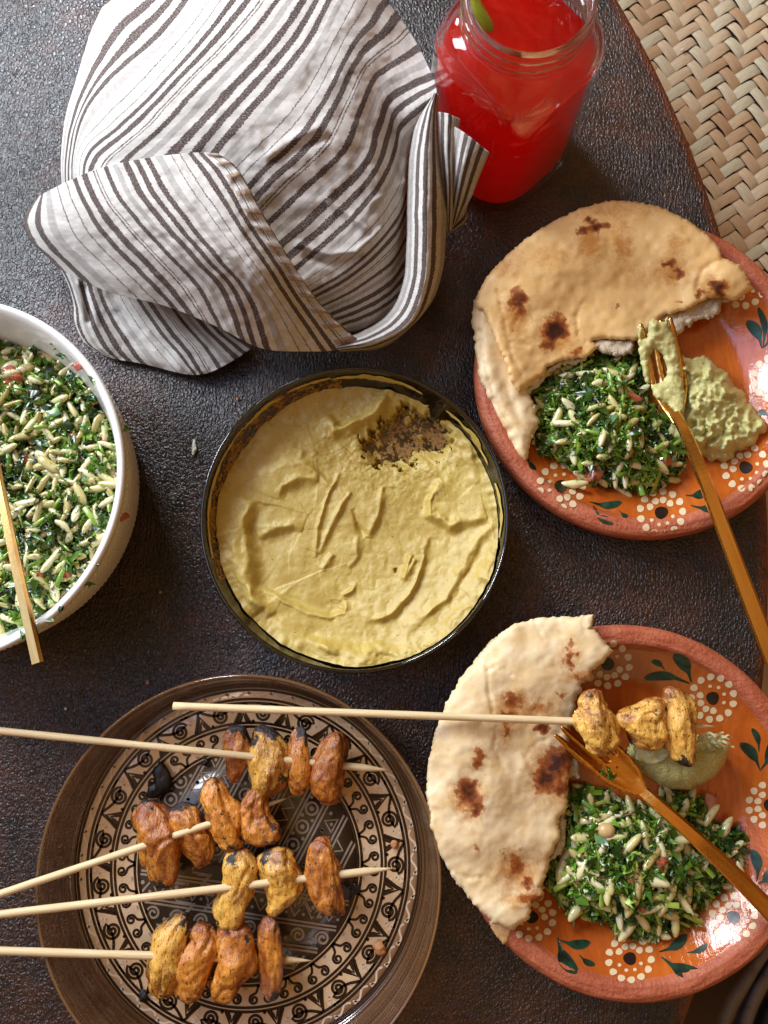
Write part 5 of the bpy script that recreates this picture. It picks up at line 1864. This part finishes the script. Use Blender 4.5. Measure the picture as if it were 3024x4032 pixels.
def build_jar():
    t = root('mason_jar', 'clear square mason jar of red drink at the top of the table', 'jar', JC)
    pr = smooth_prof(JAR)
    out = jar_ring(pr)
    inn = jar_ring([(max(z, .0028), R, e) for z, R, e in pr[::-1]], inset=.0030)
    n = 144
    lip = len(pr) - 1
    cut = int(np.searchsorted(pr[:, 0], .0985))
    N = np.concatenate([out[cut:], inn[:len(pr) - cut]])
    part('glass_neck', N.reshape(-1, 3), np.concatenate([gridf(len(N), n, True)]), M['neck_glass'], t)
    for gi, G in enumerate((out[:cut + 1], inn[len(pr) - cut - 1:])):
        V = G.reshape(-1, 3)
        cap = [tuple(range(n))[::-1]] if gi == 0 else [tuple(range((len(G) - 1) * n, len(G) * n))]
        part('glass_body' if gi == 0 else 'inner_glass', V, gridf(len(G), n, True).tolist() + cap, M['jar_glass'], t)
    lv = .0955
    dp = [(z, R, e) for z, R, e in pr if .004 <= z <= lv]
    dp = [(.0032, dp[0][1] * .96, dp[0][2])] + dp + [(lv, float(np.interp(lv, pr[:, 0], pr[:, 1])), 2.95)]
    D = jar_ring(dp, inset=.0033)
    V = D.reshape(-1, 3)
    Fc = gridf(len(D), n, True).tolist() + [tuple(range(n))[::-1], tuple(range((len(D) - 1) * n, len(D) * n))]
    off = np.array([JC[0], JC[1], .006])
    o = link('red_drink', mesh('red_drink', V - off, Fc, M['drink'], True), None, loc=off)
    for p in o.data.polygons:
        if len(p.vertices) > 4:
            p.use_smooth = False
    tag(o, 'bright red drink filling the square mason jar', 'drink')
    # lime slice, mostly under the surface at the far left of the mouth
    c = at(1925, 22, lv)
    w = root('lime_wedge', 'green lime wedge floating in the red drink', 'lime', c)
    V, Fc = lathe([(1e-4, -.004), (.012, -.0045), (.0185, -.003), (.0195, 0), (.0185, .003), (.012, .0045), (1e-4, .004)], (0, 0, 0), 48)
    R = (Matrix.Rotation(math.radians(25), 3, 'Z') @ Matrix.Rotation(math.radians(52), 3, 'Y'))
    V = V @ np.array(R).T + c - [.004, 0, .006]
    part('rind', V, Fc, M['limeskin'], w, solid=True)


build_jar()


# ------------------------------------------------------------------ striped towel
def cloth(name, K, Z, S, parent, nu=150, nv=150, wr=.0012, wf=(.010, .003), seed=0, s0=0.0, hem=None, folds=(), zk=1.38):
    """K: rows of photo points, each row runs along a stripe; Z: heights in the same layout; S: stripe coordinate of each row"""
    K = np.asarray(K, float)
    Z = np.asarray(Z, float)
    if Z.ndim == 1:
        Z = np.repeat(Z[:, None], K.shape[1], 1)
    A = np.concatenate([K, Z[..., None] * zk], -1)
    G = catmull(A, nu)
    G = catmull(G.transpose(1, 0, 2), nv).transpose(1, 0, 2)
    s = np.interp(np.linspace(0, len(S) - 1, nu), np.arange(len(S)), S)[:, None] + np.zeros((1, nv)) + s0
    seg = np.hypot(*np.diff(G[..., :2], axis=1).transpose(2, 0, 1)).mean(0)
    al = np.concatenate([[0], np.cumsum(seg)])[None, :] + np.zeros((nu, 1))
    px, py, z = G[..., 0], G[..., 1], G[..., 2]
    z = z + wr * fbm(s * wf[0] + seed, al * wf[1], seed, 4) + wr * .45 * fbm(px * .02, py * .02, seed + 4, 3)
    for (P, w, k) in folds:
        d, sd = poly_dist(px, py, P, False)
        z = z + k * np.exp(-(d / w) ** 2)
    V = at(px, py, z)
    h = np.zeros_like(s)
    if hem is not None:
        lo, hi = hem
        h = ((s > lo) & (s < hi)).astype(float)
        pk = np.sin(al * .105 + .6 * fbm(al * .01, s * 0, 2))
        V = at(px, py, z + sstep(lo - 6, lo + 14, s) * (.0010 + .0011 * pk))
    o = part(name, V.reshape(-1, 3), gridf(nu, nv), M['towel'], parent, True, dict(across=s.ravel(), along=al.ravel(), hem=h.ravel()))
    md = o.modifiers.new('thickness', 'SOLIDIFY')
    md.thickness = .0011
    md.offset = -1
    return o


def build_towel():
    t = root('striped_towel', 'white linen towel with dark brown stripes bundled at the top left', 'towel', at(900, 700, 0))
    A = [[(640, -130), (480, -40), (378, 60), (300, 300), (252, 480), (238, 640), (245, 760)],
         [(740, -130), (600, 20), (480, 130), (350, 330), (285, 500), (262, 640), (262, 760)],
         [(820, -120), (700, 50), (610, 156), (447, 298), (339, 434), (290, 600), (285, 760)],
         [(960, -120), (868, 0), (766, 136), (576, 353), (434, 488), (325, 600), (310, 780)],
         [(1140, -120), (1058, 14), (922, 176), (719, 380), (610, 502), (447, 650), (390, 800)],
         [(1340, -120), (1272, 0), (1190, 146), (1063, 304), (930, 450), (790, 620), (640, 800)],
         [(1450, -80), (1390, 30), (1320, 160), (1230, 330), (1110, 490), (950, 650), (800, 830)],
         [(1610, 120), (1557, 170), (1445, 260), (1370, 411), (1290, 570), (1127, 728), (960, 900)],
         [(1700, 290), (1630, 320), (1530, 380), (1480, 500), (1430, 640), (1270, 800), (1040, 1010)],
         [(1720, 380), (1660, 430), (1580, 500), (1552, 610), (1490, 740), (1360, 890), (1120, 1100)],
         [(1715, 560), (1660, 640), (1610, 720), (1570, 830), (1480, 950), (1340, 1070), (1130, 1190)],
         [(1680, 880), (1640, 930), (1600, 990), (1540, 1080), (1440, 1150), (1330, 1205), (1170, 1270)],
         [(1680, 1120), (1640, 1160), (1590, 1210), (1520, 1250), (1440, 1290), (1350, 1315), (1230, 1340)]]
    ZA = [[.004, .004, .003, .003, .003, .003, .003], [.030, .034, .036, .032, .028, .022, .018], [.046, .050, .052, .050, .045, .035, .028], [.056, .060, .062, .062, .058, .048, .038], [.062, .066, .068, .069, .067, .060, .050], [.060, .066, .069, .071, .070, .065, .056], [.056, .064, .068, .070, .070, .065, .056],
          [.050, .056, .062, .066, .068, .063, .052], [.056, .056, .056, .058, .062, .058, .050], [.060, .056, .050, .046, .056, .054, .048], [.040, .032, .036, .042, .048, .048, .044], [.022, .025, .028, .032, .036, .036, .034], [.018, .020, .022, .024, .026, .026, .024]]
    SA = [-50, 20, 80, 175, 300, 430, 520, 650, 740, 815, 930, 1090, 1230]
    cloth('cover', A, ZA, SA, t, 230, 220, .0015, (.010, .0028), 3, 0,
          folds=[([(1070, 640), (1150, 600), (1300, 540)], 14, -.0016), ([(1060, 610), (1130, 560), (1250, 500)], 16, .0018), ([(1180, 960), (1290, 1000), (1400, 990), (1500, 900)], 11, .0028), ([(1300, 800), (1380, 850), (1440, 900)], 12, .0028), ([(1200, 1010), (1320, 1040), (1420, 1010)], 12, -.0022),
                 ([(1540, 520), (1545, 640), (1580, 700)], 14, -.0025), ([(1600, 640), (1590, 700), (1610, 760)], 11, .002), ([(1460, 800), (1560, 740), (1620, 700)], 12, .002), ([(700, 300), (900, 420), (1080, 620)], 60, .002), ([(600, 260), (660, 330)], 40, .0015)])
    B = [[(150, 775), (105, 835), (92, 880), (120, 950), (185, 1010), (232, 1060)],
         [(185, 755), (190, 840), (215, 930), (290, 1010), (360, 1080), (430, 1150)],
         [(270, 712), (315, 820), (380, 930), (470, 1025), (560, 1115), (650, 1205)],
         [(400, 660), (450, 775), (540, 890), (650, 1010), (760, 1130), (850, 1285)],
         [(560, 625), (630, 755), (730, 890), (850, 1030), (960, 1165), (1030, 1372)],
         [(700, 606), (790, 745), (890, 890), (1010, 1060), (1110, 1210), (1220, 1384)],
         [(800, 600), (880, 690), (970, 850), (1090, 1030), (1200, 1200), (1330, 1378)],
         [(860, 605), (940, 670), (1040, 850), (1150, 1035), (1270, 1205), (1420, 1350)]]
    ZB = [[.024, .020, .018, .020, .026, .030], [.052, .052, .050, .050, .050, .048], [.066, .068, .066, .064, .062, .056], [.073, .076, .076, .074, .068, .058], [.076, .080, .081, .078, .068, .050], [.077, .081, .081, .076, .062, .042], [.0765, .080, .079, .071, .056, .037], [.0745, .076, .073, .066, .052, .034]]
    SB = [0, 62, 145, 260, 390, 500, 580, 640]
    cloth('folded_flap', B, ZB, SB, t, 190, 190, .0013, (.012, .0025), 9, 410, hem=(410 + 585, 410 + 640),
          folds=[([(930, 690), (1020, 860), (1140, 1050), (1260, 1220)], 12, .0018)])
    C = [[(1690, 400), (1640, 470), (1612, 600), (1602, 780), (1598, 960), (1585, 1110), (1530, 1230), (1420, 1305), (1300, 1345)],
         [(1708, 372), (1675, 460), (1650, 600), (1642, 790), (1640, 960), (1630, 1110), (1580, 1240), (1465, 1325), (1320, 1365)],
         [(1718, 368), (1705, 460), (1700, 600), (1700, 790), (1698, 950), (1685, 1110), (1625, 1265), (1490, 1350), (1330, 1378)],
         [(1722, 372), (1724, 470), (1738, 600), (1758, 790), (1756, 930), (1740, 1080), (1680, 1220), (1520, 1364), (1340, 1388)]]
    ZC = [[.054, .050, .044, .042, .040, .036, .032, .030, .030], [.062, .060, .058, .056, .053, .049, .044, .040, .037], [.064, .062, .060, .058, .055, .051, .045, .040, .037], [.062, .056, .048, .040, .036, .032, .028, .026, .028]]
    cloth('rolled_edge', C, ZC, [0, 62, 118, 168], t, 110, 190, .0010, (.02, .003), 15, 318)
    D1 = [[(1722, 440), (1728, 600), (1745, 760), (1745, 920)], [(1765, 448), (1762, 600), (1768, 760), (1765, 915)], [(1812, 470), (1792, 590), (1788, 760), (1782, 905)]]
    cloth('corner_fold', D1, [[.060, .052, .042, .028], [.066, .058, .047, .032], [.064, .055, .043, .028]], [0, 50, 95], t, 60, 80, .0008, (.02, .004), 21, 20)
    D2 = [[(1790, 500), (1780, 620), (1772, 760), (1765, 890)], [(1855, 545), (1825, 660), (1800, 780), (1780, 890)], [(1926, 604), (1890, 690), (1850, 790), (1798, 880)]]
    cloth('corner_tip', D2, [[.064, .054, .040, .026], [.068, .058, .044, .028], [.062, .052, .042, .026]], [0, 75, 150], t, 60, 80, .0010, (.02, .004), 23, 325)
    E2 = [[(1845, 780), (1830, 830), (1790, 880), (1750, 920)], [(1838, 860), (1825, 885), (1795, 905), (1760, 925)]]
    cloth('corner_under', E2, [[.024, .022, .020, .018], [.016, .014, .012, .010]], [0, 50], t, 20, 30, .0006, (.02, .004), 25, 20)
    Fk = [[(200, 1000), (258, 1100), (288, 1190), (295, 1270), (330, 1345), (402, 1398)],
          [(300, 1060), (318, 1140), (345, 1230), (370, 1300), (405, 1365), (455, 1414)],
          [(385, 1090), (410, 1180), (450, 1260), (500, 1340), (540, 1400), (575, 1436)],
          [(470, 1120), (520, 1210), (580, 1300), (640, 1370), (690, 1430), (732, 1474)],
          [(610, 1170), (665, 1250), (720, 1320), (770, 1380), (800, 1430), (822, 1468)],
          [(750, 1230), (800, 1290), (850, 1340), (885, 1375), (910, 1398), (925, 1415)],
          [(880, 1290), (920, 1320), (950, 1340), (970, 1352), (985, 1360), (995, 1366)]]
    ZF = [[.010, .012, .012, .010, .006, .003], [.020, .020, .018, .014, .010, .006], [.016, .016, .014, .012, .010, .007], [.012, .013, .013, .012, .011, .008], [.010, .011, .012, .012, .011, .009], [.008, .009, .010, .010, .010, .009], [.007, .008, .008, .008, .008, .008]]
    cloth('under_fold', Fk, ZF, [0, 70, 150, 235, 345, 440, 520], t, 120, 120, .0016, (.014, .003), 31, 300, zk=1.0, folds=[([(330, 1130), (345, 1200), (350, 1260)], 16, -.005)])


build_towel()

# ------------------------------------------------------------------ crumbs on the leather
for (px, py, r, ax, mt, lab) in [(765, 1768, 16, 3.2, 'pale_crumb', 'pale shred on the leather left of the hummus bowl'), (582, 2686, 8, 1.2, 'tan_crumb', 'small orange crumb above the patterned plate'), (258, 2791, 5, 1, 'pale_crumb', 'tiny pale crumb between the spoon handle and the skewers'),
                                 (935, 1570, 6, 1, 'tan_crumb', 'tiny tan crumb at the upper left of the hummus bowl'), (632, 2332, 6, 1, 'tan_crumb', 'tiny tan crumb between the white bowl and the hummus bowl'), (2688, 195, 8, 1, 'pale_crumb', 'pale crumb on the woven palm strips')]:
    z = MATZ + .0035 if px == 2688 else .0012
    o = link('crumb', scrap(r * 1.75e-4, M[mt], ax), None, loc=at(px, py, z))
    tag(o, lab, 'crumb')
